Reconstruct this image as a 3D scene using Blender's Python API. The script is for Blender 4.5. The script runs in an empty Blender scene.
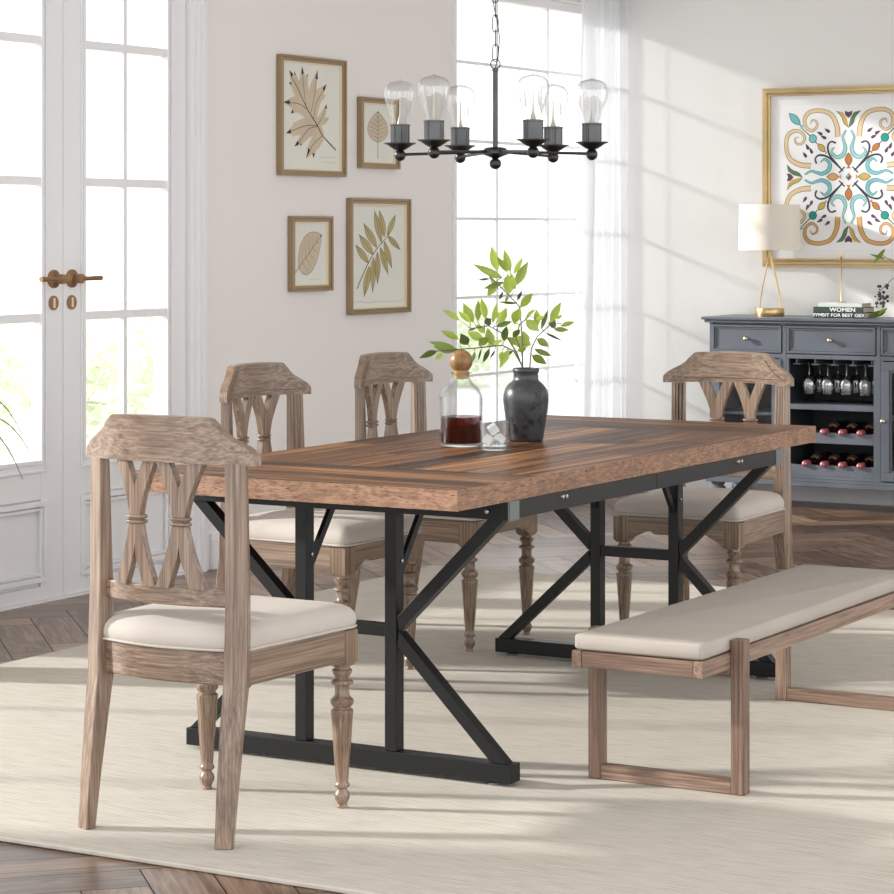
import bpy, math, random
from mathutils import Vector, Matrix
random.seed(7)
C = bpy.context.scene.collection
SC = bpy.context.scene

# ------------------------------------------------------------------ camera
FPX, CX, HY, CAMH = 2540.0, 447.0, 231.0, 1.37
YAW = math.atan2(1450, 2540)
cam = bpy.data.cameras.new('camera')
cam.sensor_width = 36.0
cam.lens = FPX / 894 * 36
cam.shift_y = -(447 - HY) / 894
cam.clip_end = 200
camo = bpy.data.objects.new('camera', cam)
C.objects.link(camo)
camo.location = (0, 0, CAMH)
camo.rotation_euler = (math.pi / 2, 0, YAW - math.pi / 2)
SC.camera = camo

# ------------------------------------------------------------------ light
SC.view_settings.view_transform = 'Standard'
SC.view_settings.look = 'None'
SC.view_settings.gamma = 1
SC.view_settings.exposure = 0.2
try:
    SC.view_settings.use_curve_mapping = False
except Exception:
    pass
w = bpy.data.worlds.new('world')
SC.world = w
w.use_nodes = True
bg = w.node_tree.nodes['Background']
bg.inputs[0].default_value = (0.97, 0.985, 1.0, 1)
bg.inputs[1].default_value = 1.9
sun = bpy.data.lights.new('sun', 'SUN')
sun.energy = 5.6
sun.angle = math.radians(2.8)
sun.color = (1.0, 0.965, 0.92)
suno = bpy.data.objects.new('sun', sun)
C.objects.link(suno)
sd = Vector((math.cos(math.radians(-68.3)), math.sin(math.radians(-68.3)), -0.355)).normalized()
suno.rotation_euler = sd.to_track_quat('-Z', 'Y').to_euler()
suno.location = (4, 12, 5)


# ------------------------------------------------------------------ helpers
def lin(c):
    return tuple((v / 255 / 12.92) if v / 255 <= 0.04045 else ((v / 255 + 0.055) / 1.055) ** 2.4 for v in c[:3]) + (1,)


class MB:
    """collects primitives into one mesh"""

    def __init__(s):
        s.v, s.f, s.gc, s.tn, s.mi = [], [], [], [], []

    def add(s, vs, fs, grain=None, tone=None, mi=0, uv=None):
        b = len(s.v)
        t = random.random() if tone is None else tone
        off = Vector((random.random() * 9, random.random() * 9, random.random() * 9))
        g = Vector(grain if grain else (0, 0, 1)).normalized()
        a = Vector((0, 0, 1)) if abs(g.z) < 0.9 else Vector((0, 1, 0))
        p1 = g.cross(a).normalized()
        p2 = g.cross(p1)
        for i, p in enumerate(vs):
            p = Vector(p)
            s.v.append(p)
            s.gc.append(Vector((p.dot(g), p.dot(p1), p.dot(p2))) + off if uv is None else Vector(uv[i]))
            s.tn.append(t)
        for f in fs:
            s.f.append([b + i for i in f])
            s.mi.append(mi)
        return s

    def box(s, x0, x1, y0, y1, z0, z1, grain=None, tone=None, mi=0, M=None):
        vs = [Vector(p) for p in ((x0, y0, z0), (x1, y0, z0), (x1, y1, z0), (x0, y1, z0),
                                  (x0, y0, z1), (x1, y0, z1), (x1, y1, z1), (x0, y1, z1))]
        if M:
            vs = [M @ p for p in vs]
        if grain is None:
            d = (abs(x1 - x0), abs(y1 - y0), abs(z1 - z0))
            k = d.index(max(d))
            grain = [0, 0, 0]
            grain[k] = 1
            if M:
                grain = M.to_3x3() @ Vector(grain)
        return s.add(vs, [(3, 2, 1, 0), (4, 5, 6, 7), (0, 1, 5, 4), (1, 2, 6, 5), (2, 3, 7, 6), (3, 0, 4, 7)], grain, tone, mi)

    def loft(s, rings, grain=None, tone=None, mi=0, closed=True, caps=True):
        n = len(rings[0])
        vs = [p for r in rings for p in r]
        fs = []
        for k in range(len(rings) - 1):
            for i in range(n if closed else n - 1):
                j = (i + 1) % n
                fs.append((k * n + i, k * n + j, (k + 1) * n + j, (k + 1) * n + i))
        if caps:
            fs.append(tuple(range(n))[::-1])
            fs.append(tuple((len(rings) - 1) * n + i for i in range(n)))
        return s.add(vs, fs, grain, tone, mi)

    def lathe(s, prof, c=(0, 0, 0), n=20, axis='z', grain=None, tone=None, mi=0, caps=True):
        rings = []
        c = Vector(c)
        for r, z in prof:
            r = max(r, 1e-4)
            ring = []
            for i in range(n):
                a = 2 * math.pi * i / n
                x, y = r * math.cos(a), r * math.sin(a)
                if axis == 'z':
                    p = Vector((x, y, z))
                elif axis == 'x':
                    p = Vector((z, x, y))
                else:
                    p = Vector((y, z, x))
                ring.append(c + p)
            rings.append(ring)
        return s.loft(rings, grain or {'x': (1, 0, 0), 'y': (0, 1, 0), 'z': (0, 0, 1)}[axis], tone, mi, True, caps)

    def tube(s, pts, r, n=8, tone=None, mi=0, closed=False):
        pts = [Vector(p) for p in pts]
        rs = r if isinstance(r, (list, tuple)) else [r] * len(pts)
        rings = []
        prev = None
        m = len(pts)
        for i, p in enumerate(pts):
            if closed:
                t = pts[(i + 1) % m] - pts[i - 1]
            else:
                t = pts[min(i + 1, m - 1)] - pts[max(i - 1, 0)]
            t.normalize()
            if prev is None:
                a = Vector((0, 0, 1)) if abs(t.z) < 0.9 else Vector((1, 0, 0))
                u = t.cross(a).normalized()
            else:
                u = (prev - t * prev.dot(t)).normalized()
            prev = u
            v = t.cross(u)
            rings.append([p + (u * math.cos(2 * math.pi * k / n) + v * math.sin(2 * math.pi * k / n)) * rs[i] for k in range(n)])
        if closed:
            rings.append(rings[0])
        return s.loft(rings, (pts[-1] - pts[0]) if (pts[-1] - pts[0]).length > 1e-4 else (0, 0, 1), tone, mi, True, not closed)

    def bar(s, a, b, wd, dp, up=(0, 0, 1), tone=None, mi=0):
        """rectangular bar from a to b; wd across (perp to up), dp along up"""
        a, b = Vector(a), Vector(b)
        t = (b - a).normalized()
        u = t.cross(Vector(up)).normalized()
        v = u.cross(t).normalized()
        R = [[p + u * wd / 2 * i + v * dp / 2 * j for i, j in ((-1, -1), (1, -1), (1, 1), (-1, 1))] for p in (a, b)]
        return s.loft(R, t, tone, mi)

    def sphere(s, c, r, n=14, m=9, sc=(1, 1, 1), tone=None, mi=0):
        prof = [(r * math.sin(math.pi * i / m), -r * math.cos(math.pi * i / m)) for i in range(m + 1)]
        b = len(s.v)
        s.lathe(prof, (0, 0, 0), n, tone=tone, mi=mi)
        for i in range(b, len(s.v)):
            p = s.v[i]
            s.v[i] = Vector((p.x * sc[0] + c[0], p.y * sc[1] + c[1], p.z * sc[2] + c[2]))
        return s

    def build(s, name, mat, parent=None, bevel=0, smooth=35, kind=None, seg=2):
        me = bpy.data.meshes.new(name)
        me.from_pydata([tuple(p) for p in s.v], [], s.f)
        mats = mat if isinstance(mat, (list, tuple)) else [mat]
        for m_ in mats:
            me.materials.append(m_)
        a = me.attributes.new('gc', 'FLOAT_VECTOR', 'POINT')
        a.data.foreach_set('vector', [x for g in s.gc for x in g])
        a = me.attributes.new('tone', 'FLOAT', 'POINT')
        a.data.foreach_set('value', s.tn)
        me.polygons.foreach_set('material_index', s.mi)
        me.polygons.foreach_set('use_smooth', [True] * len(me.polygons))
        me.update()
        me.validate()
        import bmesh
        bm = bmesh.new()
        bm.from_mesh(me)
        bmesh.ops.recalc_face_normals(bm, faces=bm.faces)
        bm.to_mesh(me)
        bm.free()
        me.set_sharp_from_angle(angle=math.radians(smooth))
        o = bpy.data.objects.new(name, me)
        C.objects.link(o)
        if parent:
            o.parent = parent
        if bevel:
            b = o.modifiers.new('bevel', 'BEVEL')
            b.width = bevel
            b.segments = seg
            b.limit_method = 'ANGLE'
            b.angle_limit = math.radians(40)
            b.harden_normals = True
        if kind:
            o['kind'] = kind
        return o


def thing(name, label, cat, loc=(0, 0, 0), rz=0, group=None):
    o = bpy.data.objects.new(name, None)
    C.objects.link(o)
    o.empty_display_size = 0.1
    o.location = loc
    o.rotation_euler = (0, 0, rz)
    return tag(o, label, cat, group)


def tag(o, label, cat, group=None):
    o['label'] = label
    o['category'] = cat
    if group:
        o['group'] = group
    return o


def dup(root, loc, rz, label, group=None):
    r = root.copy()
    C.objects.link(r)
    r.location = loc
    r.rotation_euler = (0, 0, rz)
    r['label'] = label
    if group:
        r['group'] = group
    for ch in list(root.children):
        c = ch.copy()
        C.objects.link(c)
        c.parent = r
        for g in list(ch.children):
            d = g.copy()
            C.objects.link(d)
            d.parent = c
    return r


# ------------------------------------------------------------------ materials
def newmat(name):
    m = bpy.data.materials.new(name)
    m.use_nodes = True
    nt = m.node_tree
    return m, nt, nt.nodes['Principled BSDF']


def N(nt, t, **kw):
    n = nt.nodes.new(t)
    for k, v in kw.items():
        if k.startswith('i_'):
            n.inputs[k[2:]].default_value = v
        else:
            setattr(n, k, v)
    return n


def plain(name, col, rough=0.5, metal=0, bump=0, bscale=200, var=0, spec=0.5, emis=None, sheen=0):
    m, nt, p = newmat(name)
    p.inputs['Base Color'].default_value = lin(col)
    p.inputs['Roughness'].default_value = rough
    p.inputs['Metallic'].default_value = metal
    p.inputs['Specular IOR Level'].default_value = spec
    if sheen:
        p.inputs['Sheen Weight'].default_value = sheen
    tc = N(nt, 'ShaderNodeTexCoord')
    if bump:
        no = N(nt, 'ShaderNodeTexNoise')
        no.inputs['Scale'].default_value = bscale
        no.inputs['Detail'].default_value = 3
        nt.links.new(tc.outputs['Object'], no.inputs['Vector'])
        b = N(nt, 'ShaderNodeBump')
        b.inputs['Strength'].default_value = bump
        b.inputs['Distance'].default_value = 0.002
        nt.links.new(no.outputs[0], b.inputs['Height'])
        nt.links.new(b.outputs[0], p.inputs['Normal'])
    if var:
        no = N(nt, 'ShaderNodeTexNoise')
        no.inputs['Scale'].default_value = 7
        no.inputs['Detail'].default_value = 6
        nt.links.new(tc.outputs['Object'], no.inputs['Vector'])
        hs = N(nt, 'ShaderNodeMapRange')
        hs.inputs[1].default_value = 0.3
        hs.inputs[2].default_value = 0.7
        hs.inputs[3].default_value = 1 - var
        hs.inputs[4].default_value = 1 + var
        nt.links.new(no.outputs[0], hs.inputs[0])
        mx = N(nt, 'ShaderNodeVectorMath', operation='SCALE')
        mx.inputs[0].default_value = lin(col)[:3]
        nt.links.new(hs.outputs[0], mx.inputs['Scale'])
        nt.links.new(mx.outputs[0], p.inputs['Base Color'])
    return m


def wood(name, stops, fine=45, along=2.0, rough=0.4, dark=(60, 45, 35), darkamt=0.4, tonevar=0.35, bump=0.15, coat=0.0, cath=6.0, spec=0.5, ringw=0.2, finew=0.9):
    """solid wood from the gc attribute: x along the grain"""
    m, nt, p = newmat(name)
    L = nt.links.new
    at = N(nt, 'ShaderNodeAttribute', attribute_name='gc')
    tn = N(nt, 'ShaderNodeAttribute', attribute_name='tone')
    mp = N(nt, 'ShaderNodeVectorMath', operation='MULTIPLY')
    mp.inputs[1].default_value = (along, cath, cath)
    L(at.outputs['Vector'], mp.inputs[0])
    n1 = N(nt, 'ShaderNodeTexNoise')
    n1.inputs['Scale'].default_value = 1
    n1.inputs['Detail'].default_value = 3
    n1.inputs['Distortion'].default_value = 0.6
    L(mp.outputs[0], n1.inputs['Vector'])
    # rings from the coarse noise
    ml = N(nt, 'ShaderNodeMath', operation='MULTIPLY')
    ml.inputs[1].default_value = 14
    L(n1.outputs[0], ml.inputs[0])
    fr = N(nt, 'ShaderNodeMath', operation='PINGPONG')
    fr.inputs[1].default_value = 1
    L(ml.outputs[0], fr.inputs[0])
    mp2 = N(nt, 'ShaderNodeVectorMath', operation='MULTIPLY')
    mp2.inputs[1].default_value = (along * 3, fine * 3, fine * 3)
    L(at.outputs['Vector'], mp2.inputs[0])
    n2 = N(nt, 'ShaderNodeTexNoise')
    n2.inputs['Scale'].default_value = 1
    n2.inputs['Detail'].default_value = 4
    n2.inputs['Roughness'].default_value = 0.65
    L(mp2.outputs[0], n2.inputs['Vector'])
    # combine
    s1 = N(nt, 'ShaderNodeMath', operation='MULTIPLY_ADD')
    s1.inputs[1].default_value = ringw
    L(fr.outputs[0], s1.inputs[0])
    s2 = N(nt, 'ShaderNodeMath', operation='MULTIPLY_ADD')
    s2.inputs[1].default_value = finew
    s2.inputs[2].default_value = 0.5 - finew / 2 - ringw / 2
    L(n2.outputs[0], s2.inputs[0])
    L(s2.outputs[0], s1.inputs[2])
    tt = N(nt, 'ShaderNodeMath', operation='MULTIPLY_ADD')
    tt.inputs[1].default_value = tonevar
    tt.inputs[2].default_value = -tonevar / 2
    L(tn.outputs['Fac'], tt.inputs[0])
    sm = N(nt, 'ShaderNodeMath', operation='ADD')
    L(s1.outputs[0], sm.inputs[0])
    L(tt.outputs[0], sm.inputs[1])
    cr = N(nt, 'ShaderNodeValToRGB')
    el = cr.color_ramp.elements
    while len(el) < len(stops):
        el.new(0.5)
    for e, (pos, c) in zip(el, stops):
        e.position = pos
        e.color = lin(c)
    L(sm.outputs[0], cr.inputs[0])
    # pores
    mp3 = N(nt, 'ShaderNodeVectorMath', operation='MULTIPLY')
    mp3.inputs[1].default_value = (along * 8, fine * 8, fine * 8)
    L(at.outputs['Vector'], mp3.inputs[0])
    n3 = N(nt, 'ShaderNodeTexNoise')
    n3.inputs['Scale'].default_value = 1
    n3.inputs['Detail'].default_value = 2
    L(mp3.outputs[0], n3.inputs['Vector'])
    mr = N(nt, 'ShaderNodeMapRange')
    mr.inputs[1].default_value = 0.56
    mr.inputs[2].default_value = 0.68
    mr.inputs[3].default_value = 0
    mr.inputs[4].default_value = darkamt
    L(n3.outputs[0], mr.inputs[0])
    mx = N(nt, 'ShaderNodeMix', data_type='RGBA')
    L(mr.outputs[0], mx.inputs['Factor'])
    L(cr.outputs[0], mx.inputs['A'])
    mx.inputs['B'].default_value = lin(dark)
    L(mx.outputs['Result'], p.inputs['Base Color'])
    p.inputs['Roughness'].default_value = rough
    p.inputs['Coat Weight'].default_value = coat
    p.inputs['Coat Roughness'].default_value = 0.15
    p.inputs['Specular IOR Level'].default_value = spec
    b = N(nt, 'ShaderNodeBump')
    b.inputs['Strength'].default_value = bump
    b.inputs['Distance'].default_value = 0.001
    b.invert = True
    L(mr.outputs[0], b.inputs['Height'])
    L(b.outputs[0], p.inputs['Normal'])
    return m


def thinglass(name, tint=(252, 253, 253), refl=1.0, base=0.0):
    m, nt, p = newmat(name)
    nt.nodes.remove(p)
    out = nt.nodes['Material Output']
    tr = N(nt, 'ShaderNodeBsdfTransparent')
    tr.inputs[0].default_value = lin(tint)
    gl = N(nt, 'ShaderNodeBsdfGlossy')
    gl.inputs['Roughness'].default_value = 0.02
    fr = N(nt, 'ShaderNodeLayerWeight')
    fr.inputs[0].default_value = 0.5
    pw = N(nt, 'ShaderNodeMath', operation='POWER')
    pw.inputs[1].default_value = 3.0
    nt.links.new(fr.outputs['Facing'], pw.inputs[0])
    ml = N(nt, 'ShaderNodeMath', operation='MULTIPLY_ADD')
    ml.inputs[1].default_value = refl
    ml.inputs[2].default_value = 0.035 + base
    nt.links.new(pw.outputs[0], ml.inputs[0])
    mx = N(nt, 'ShaderNodeMixShader')
    nt.links.new(ml.outputs[0], mx.inputs[0])
    nt.links.new(tr.outputs[0], mx.inputs[1])
    nt.links.new(gl.outputs[0], mx.inputs[2])
    nt.links.new(mx.outputs[0], out.inputs[0])
    return m


M = {}
M['chair'] = wood('weathered_oak', [(0.27, (82, 64, 50)), (0.43, (114, 92, 75)), (0.58, (140, 118, 99)), (0.8, (168, 147, 127))],
                  fine=70, along=0.8, rough=0.3, dark=(92, 72, 62), darkamt=0.5, tonevar=0.1, cath=16, spec=0.7, ringw=0.16, finew=0.95)
M['bench'] = wood('brown_oak', [(0.2, (74, 55, 46)), (0.42, (112, 88, 74)), (0.6, (144, 119, 102)), (0.85, (172, 148, 129))],
                  fine=60, along=1.0, rough=0.42, dark=(74, 54, 46), darkamt=0.6, tonevar=0.15, cath=12, ringw=0.16)
M['top'] = wood('rustic_walnut', [(0.2, (40, 26, 17)), (0.42, (80, 52, 34)), (0.58, (112, 76, 50)), (0.8, (158, 112, 72))],
                fine=45, along=0.45, rough=0.42, dark=(40, 27, 19), darkamt=0.45, tonevar=0.4, cath=13, bump=0.03, spec=0.1, ringw=0.42, finew=0.6)
M['edge'] = wood('rustic_edge', [(0.2, (98, 68, 50)), (0.42, (130, 96, 73)), (0.6, (152, 115, 89)), (0.85, (172, 136, 108))],
                 fine=60, along=7, rough=0.55, dark=(44, 30, 26), darkamt=0.8, tonevar=0.2, cath=14)
M['floor'] = wood('herringbone_oak', [(0.2, (72, 54, 42)), (0.42, (112, 86, 67)), (0.58, (142, 113, 91)), (0.82, (176, 146, 120))],
                  fine=30, along=1.2, rough=0.3, dark=(58, 42, 33), darkamt=0.5, tonevar=0.4, cath=9, ringw=0.25)
M['black'] = plain('black_powder_coat', (22, 23, 24), 0.42, 0.0, bump=0.05, bscale=900, spec=0.3)
M['silver'] = plain('brushed_bracket', (112, 118, 116), 0.4, 0.6)
M['bolt'] = plain('bolt_steel', (170, 170, 170), 0.25, 1.0)
M['fabric'] = plain('cream_upholstery', (188, 179, 171), 0.92, bump=0.25, bscale=1600, var=0.05, sheen=0.05)
M['benchfabric'] = plain('linen_bench_pad', (172, 163, 154), 0.92, bump=0.3, bscale=1300, var=0.04, sheen=0.03)
M['wall'] = plain('wall_paint', (237, 233, 231), 0.85, bump=0.02, bscale=300)
M['wallback'] = plain('wall_paint_back', (236, 235, 233), 0.85, bump=0.02, bscale=300)
M['ceil'] = plain('ceiling_paint', (238, 237, 235), 0.9)
M['white'] = plain('white_joinery', (238, 238, 240), 0.4)
M['glass'] = thinglass('clear_glass')
M['bulbglass'] = thinglass('bulb_glass', (250, 251, 252), 1.0, 0.09)
M['objglass'] = thinglass('decanter_glass', (252, 253, 253), 1.0, -0.015)
M['gold'] = plain('champagne_gold', (205, 176, 128), 0.28, 0.9)
M['brass'] = plain('aged_brass', (152, 118, 86), 0.36, 0.8)
M['knob'] = plain('brass_knob', (222, 206, 176), 0.22, 0.9)
M['frame'] = plain('bronze_frame', (160, 138, 110), 0.35, 0.6)
M['framelip'] = plain('cream_lip', (232, 218, 190), 0.5)
M['bigframe'] = plain('gold_frame', (216, 192, 146), 0.28, 0.8, var=0.1)
M['paper'] = plain('paper', (228, 228, 220), 0.9)
M['artpaper'] = plain('art_paper', (240, 240, 242), 0.9)
M['ink'] = plain('dark_ink', (40, 34, 30), 0.9)
M['faint'] = plain('faint_pencil', (196, 196, 190), 0.9)
M['leaftan'] = plain('pressed_leaf_tan', (206, 190, 166), 0.9, var=0.08)
M['vein'] = plain('leaf_vein', (98, 84, 70), 0.9)
M['leafolive'] = plain('pressed_leaf_olive', (186, 172, 124), 0.9, var=0.1)
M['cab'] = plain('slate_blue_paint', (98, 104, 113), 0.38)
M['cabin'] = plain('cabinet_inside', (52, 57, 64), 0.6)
M['steel'] = plain('gunmetal', (80, 80, 80), 0.22, 0.95, var=0.3)  # mottled tone painted in for the reflection contrast the even surroundings lack
M['darksteel'] = plain('dark_gunmetal', (62, 62, 62), 0.3, 0.9)
M['ballstop'] = wood('maple_ball', [(0.2, (122, 90, 52)), (0.5, (164, 128, 80)), (0.9, (192, 158, 108))], fine=20, rough=0.35, darkamt=0.3)
M['shade'] = plain('lamp_shade_linen', (232, 224, 212), 0.9)
M['bookgreen'] = plain('book_green', (44, 66, 58), 0.6)
M['bookblack'] = plain('book_black', (38, 42, 44), 0.6)
M['bookpale'] = plain('book_pale', (206, 212, 208), 0.7)
M['pages'] = plain('pages', (196, 184, 168), 0.9, bump=0.4, bscale=900)
M['letter'] = plain('white_lettering', (238, 238, 236), 0.7)
M['wineglass'] = thinglass('stemware_glass', (235, 238, 240), 1.0, 0.32)
M['bottle'] = plain('wine_bottle', (52, 18, 36), 0.25)
M['capsule'] = plain('pink_capsule', (196, 120, 124), 0.3, 0.4)
M['winelabel'] = plain('ochre_label', (150, 128, 84), 0.7)
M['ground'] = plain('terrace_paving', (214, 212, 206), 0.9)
M['bark'] = plain('bark', (104, 92, 74), 0.9)
M['twig'] = plain('overexposed_twig', (188, 186, 172), 0.9)  # shrub stems lightened in colour to look overexposed like their leaves
M['ceramic'] = plain('white_ceramic', (232, 230, 226), 0.35)
M['darkflower'] = plain('dark_berries', (46, 42, 46), 0.6)


def leafmat(name, c0, c1, rough=0.4):
    m, nt, p = newmat(name)
    tn = N(nt, 'ShaderNodeAttribute', attribute_name='tone')
    cr = N(nt, 'ShaderNodeValToRGB')
    cr.color_ramp.elements[0].color = lin(c0)
    cr.color_ramp.elements[1].color = lin(c1)
    nt.links.new(tn.outputs['Fac'], cr.inputs[0])
    nt.links.new(cr.outputs[0], p.inputs['Base Color'])
    p.inputs['Roughness'].default_value = rough
    tr = N(nt, 'ShaderNodeBsdfTranslucent')
    nt.links.new(cr.outputs[0], tr.inputs[0])
    mx = N(nt, 'ShaderNodeMixShader')
    mx.inputs[0].default_value = 0.4
    out = nt.nodes['Material Output']
    nt.links.new(p.outputs[0], mx.inputs[1])
    nt.links.new(tr.outputs[0], mx.inputs[2])
    nt.links.new(mx.outputs[0], out.inputs[0])
    return m


M['leaf'] = leafmat('green_leaf', (50, 74, 28), (190, 214, 96))
M['gardenleaf'] = leafmat('overexposed_leaf', (214, 223, 194), (244, 247, 232), 0.9)  # near-white greens: the glare of overexposed foliage is put into the colour
M['grass'] = leafmat('house_plant_blade', (70, 78, 60), (96, 104, 80))


def liquidmat():
    m, nt, p = newmat('whisky')
    p.inputs['Base Color'].default_value = lin((66, 26, 8))
    p.inputs['Roughness'].default_value = 0.03
    p.inputs['Specular IOR Level'].default_value = 0.2
    tr = N(nt, 'ShaderNodeBsdfTransparent')
    tr.inputs[0].default_value = lin((170, 74, 30))
    mx = N(nt, 'ShaderNodeMixShader')
    mx.inputs[0].default_value = 0.6
    nt.links.new(p.outputs[0], mx.inputs[1])
    nt.links.new(tr.outputs[0], mx.inputs[2])
    nt.links.new(mx.outputs[0], nt.nodes['Material Output'].inputs[0])
    return m


M['whisky'] = liquidmat()


def icemat():
    m, nt, p = newmat('ice')
    p.inputs['Base Color'].default_value = (0.9, 0.93, 0.95, 1)
    p.inputs['Roughness'].default_value = 0.08
    tr = N(nt, 'ShaderNodeBsdfTransparent')
    mx = N(nt, 'ShaderNodeMixShader')
    mx.inputs[0].default_value = 0.5
    nt.links.new(p.outputs[0], mx.inputs[1])
    nt.links.new(tr.outputs[0], mx.inputs[2])
    nt.links.new(mx.outputs[0], nt.nodes['Material Output'].inputs[0])
    return m


M['ice'] = icemat()


def curtainmat():
    m, nt, p = newmat('sheer_voile')
    p.inputs['Base Color'].default_value = lin((236, 237, 239))
    p.inputs['Roughness'].default_value = 0.9
    tl = N(nt, 'ShaderNodeBsdfTranslucent')
    tl.inputs[0].default_value = lin((226, 227, 230))
    tr = N(nt, 'ShaderNodeBsdfTransparent')
    m1 = N(nt, 'ShaderNodeMixShader')
    m1.inputs[0].default_value = 0.5
    m2 = N(nt, 'ShaderNodeMixShader')
    m2.inputs[0].default_value = 0.3
    L = nt.links.new
    L(p.outputs[0], m1.inputs[1])
    L(tl.outputs[0], m1.inputs[2])
    L(m1.outputs[0], m2.inputs[1])
    L(tr.outputs[0], m2.inputs[2])
    L(m2.outputs[0], nt.nodes['Material Output'].inputs[0])
    return m


M['curtain'] = curtainmat()


def rugmat():
    m, nt, p = newmat('ribbed_rug')
    L = nt.links.new
    tc = N(nt, 'ShaderNodeTexCoord')
    wv = N(nt, 'ShaderNodeTexWave', wave_type='BANDS', bands_direction='X')
    wv.inputs['Scale'].default_value = 26
    wv.inputs['Distortion'].default_value = 0.8
    wv.inputs['Detail'].default_value = 2
    L(tc.outputs['Object'], wv.inputs['Vector'])
    mp = N(nt, 'ShaderNodeVectorMath', operation='MULTIPLY')
    mp.inputs[1].default_value = (60, 9, 1)
    L(tc.outputs['Object'], mp.inputs[0])
    no = N(nt, 'ShaderNodeTexNoise')
    no.inputs['Scale'].default_value = 1.0
    no.inputs['Detail'].default_value = 5
    L(mp.outputs[0], no.inputs['Vector'])
    ad = N(nt, 'ShaderNodeMath', operation='MULTIPLY_ADD')
    ad.inputs[1].default_value = 0.35
    L(wv.outputs['Fac'], ad.inputs[0])
    L(no.outputs[0], ad.inputs[2])
    cr = N(nt, 'ShaderNodeValToRGB')
    cr.color_ramp.elements[0].position = 0.25
    cr.color_ramp.elements[0].color = lin((166, 158, 145))
    cr.color_ramp.elements[1].position = 0.8
    cr.color_ramp.elements[1].color = lin((198, 191, 180))
    L(ad.outputs[0], cr.inputs[0])
    L(cr.outputs[0], p.inputs['Base Color'])
    p.inputs['Roughness'].default_value = 0.95
    b = N(nt, 'ShaderNodeBump')
    b.inputs['Strength'].default_value = 0.35
    b.inputs['Distance'].default_value = 0.004
    L(ad.outputs[0], b.inputs['Height'])
    L(b.outputs[0], p.inputs['Normal'])
    return m


M['rug'] = rugmat()


def vasemat():
    m, nt, p = newmat('charcoal_vase')
    L = nt.links.new
    tc = N(nt, 'ShaderNodeTexCoord')
    no = N(nt, 'ShaderNodeTexNoise')
    no.inputs['Scale'].default_value = 11
    no.inputs['Detail'].default_value = 8
    no.inputs['Roughness'].default_value = 0.7
    L(tc.outputs['Object'], no.inputs['Vector'])
    cr = N(nt, 'ShaderNodeValToRGB')
    e = cr.color_ramp.elements
    e[0].position, e[0].color = 0.38, lin((16, 16, 17))
    e[1].position, e[1].color = 0.46, lin((60, 61, 63))
    x = e.new(0.75)
    x.color = lin((80, 81, 83))
    L(no.outputs[0], cr.inputs[0])
    L(cr.outputs[0], p.inputs['Base Color'])
    p.inputs['Roughness'].default_value = 0.36
    p.inputs['Metallic'].default_value = 0.25
    return m


M['vase'] = vasemat()

# ------------------------------------------------------------------ the room
WY, WX = 5.93, 12.10      # left wall and back wall
ZC = 2.95


def clip_poly(poly, x0, x1, y0, y1):
    for ax, lim, sg in ((0, x0, 1), (0, x1, -1), (1, y0, 1), (1, y1, -1)):
        out = []
        for i in range(len(poly)):
            a, b = poly[i - 1], poly[i]
            da, db = (a[ax] - lim) * sg, (b[ax] - lim) * sg
            if (da >= 0) != (db >= 0):
                t = da / (da - db)
                out.append((a[0] + (b[0] - a[0]) * t, a[1] + (b[1] - a[1]) * t))
            if db >= 0:
                out.append(b)
        poly = out
        if not poly:
            return poly
    return poly


def herring():
    mb = MB()
    Lp, wp, gap = 0.58, 0.145, 0.0015
    r2 = math.sqrt(2)
    Y0, X0 = 5.224, 4.1
    x0, x1, y0, y1 = 2.2, WX + 0.02, -1.2, WY + 0.02

    def xy(u, v):
        return (X0 + (u + v) / r2, Y0 + (v - u) / r2)
    for k in range(-12, 14):
        for i in range(-60, 90):
            for (ua, ub, va, vb, gr) in ((i * wp, i * wp + Lp, i * wp, (i + 1) * wp, (1, -1, 0)),
                                         ((i - 1) * wp, i * wp, i * wp, i * wp + Lp, (1, 1, 0))):
                du = k * 2 * Lp
                ua2, ub2 = ua + du + gap, ub + du - gap
                va2, vb2 = va + gap, vb - gap
                pl = [xy(ua2, va2), xy(ub2, va2), xy(ub2, vb2), xy(ua2, vb2)]
                if max(p[0] for p in pl) < x0 or min(p[0] for p in pl) > x1 or max(p[1] for p in pl) < y0 or min(p[1] for p in pl) > y1:
                    continue
                pl = clip_poly(pl, x0, x1, y0, y1)
                if len(pl) < 3:
                    continue
                n = len(pl)
                mb.add([(p[0], p[1], 0.0) for p in pl], [tuple(range(n))], gr)
    # dark bed under the boards
    mb.add([(x0, y0, -0.003), (x1, y0, -0.003), (x1, y1, -0.003), (x0, y1, -0.003)], [(0, 1, 2, 3)], (1, 0, 0), 0.0, 1)
    mb.box(x0, x1, y0, y1, -0.1, -0.004, mi=1)
    return mb


herring().build('floor', [M['floor'], plain('floor_joint', (40, 28, 22), 0.8)], kind='structure')

DX0, DX1, DZ = 6.66, 8.302, 2.76       # door opening
NX0, NX1, NZ0, NZ1 = 10.464, 12.04, 0.29, 2.55   # window opening
GX0, GX1 = 3.55, 6.10                  # garden window beyond the frame
mb = MB()
T = 0.17
for (a, b, z0, z1) in ((0.5, GX0, 0, ZC), (GX0, GX1, 2.62, ZC), (GX1, DX0, 0, ZC), (DX0, DX1, DZ, ZC),
                       (DX1, NX0, 0, ZC), (NX0, NX1, 0, NZ0), (NX0, NX1, NZ1, ZC), (NX1, WX + 0.15, 0, ZC)):
    mb.box(a, b, WY, WY + T, z0, z1)
mb.build('wall_left', M['wall'], kind='structure')
MB().box(WX, WX + 0.15, -1.2, WY, 0, ZC).build('wall_back', M['wallback'], kind='structure')
MB().box(2.2, WX + 0.15, -1.2, WY + T, ZC, ZC + 0.1).build('ceiling', M['ceil'], kind='structure')
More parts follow.
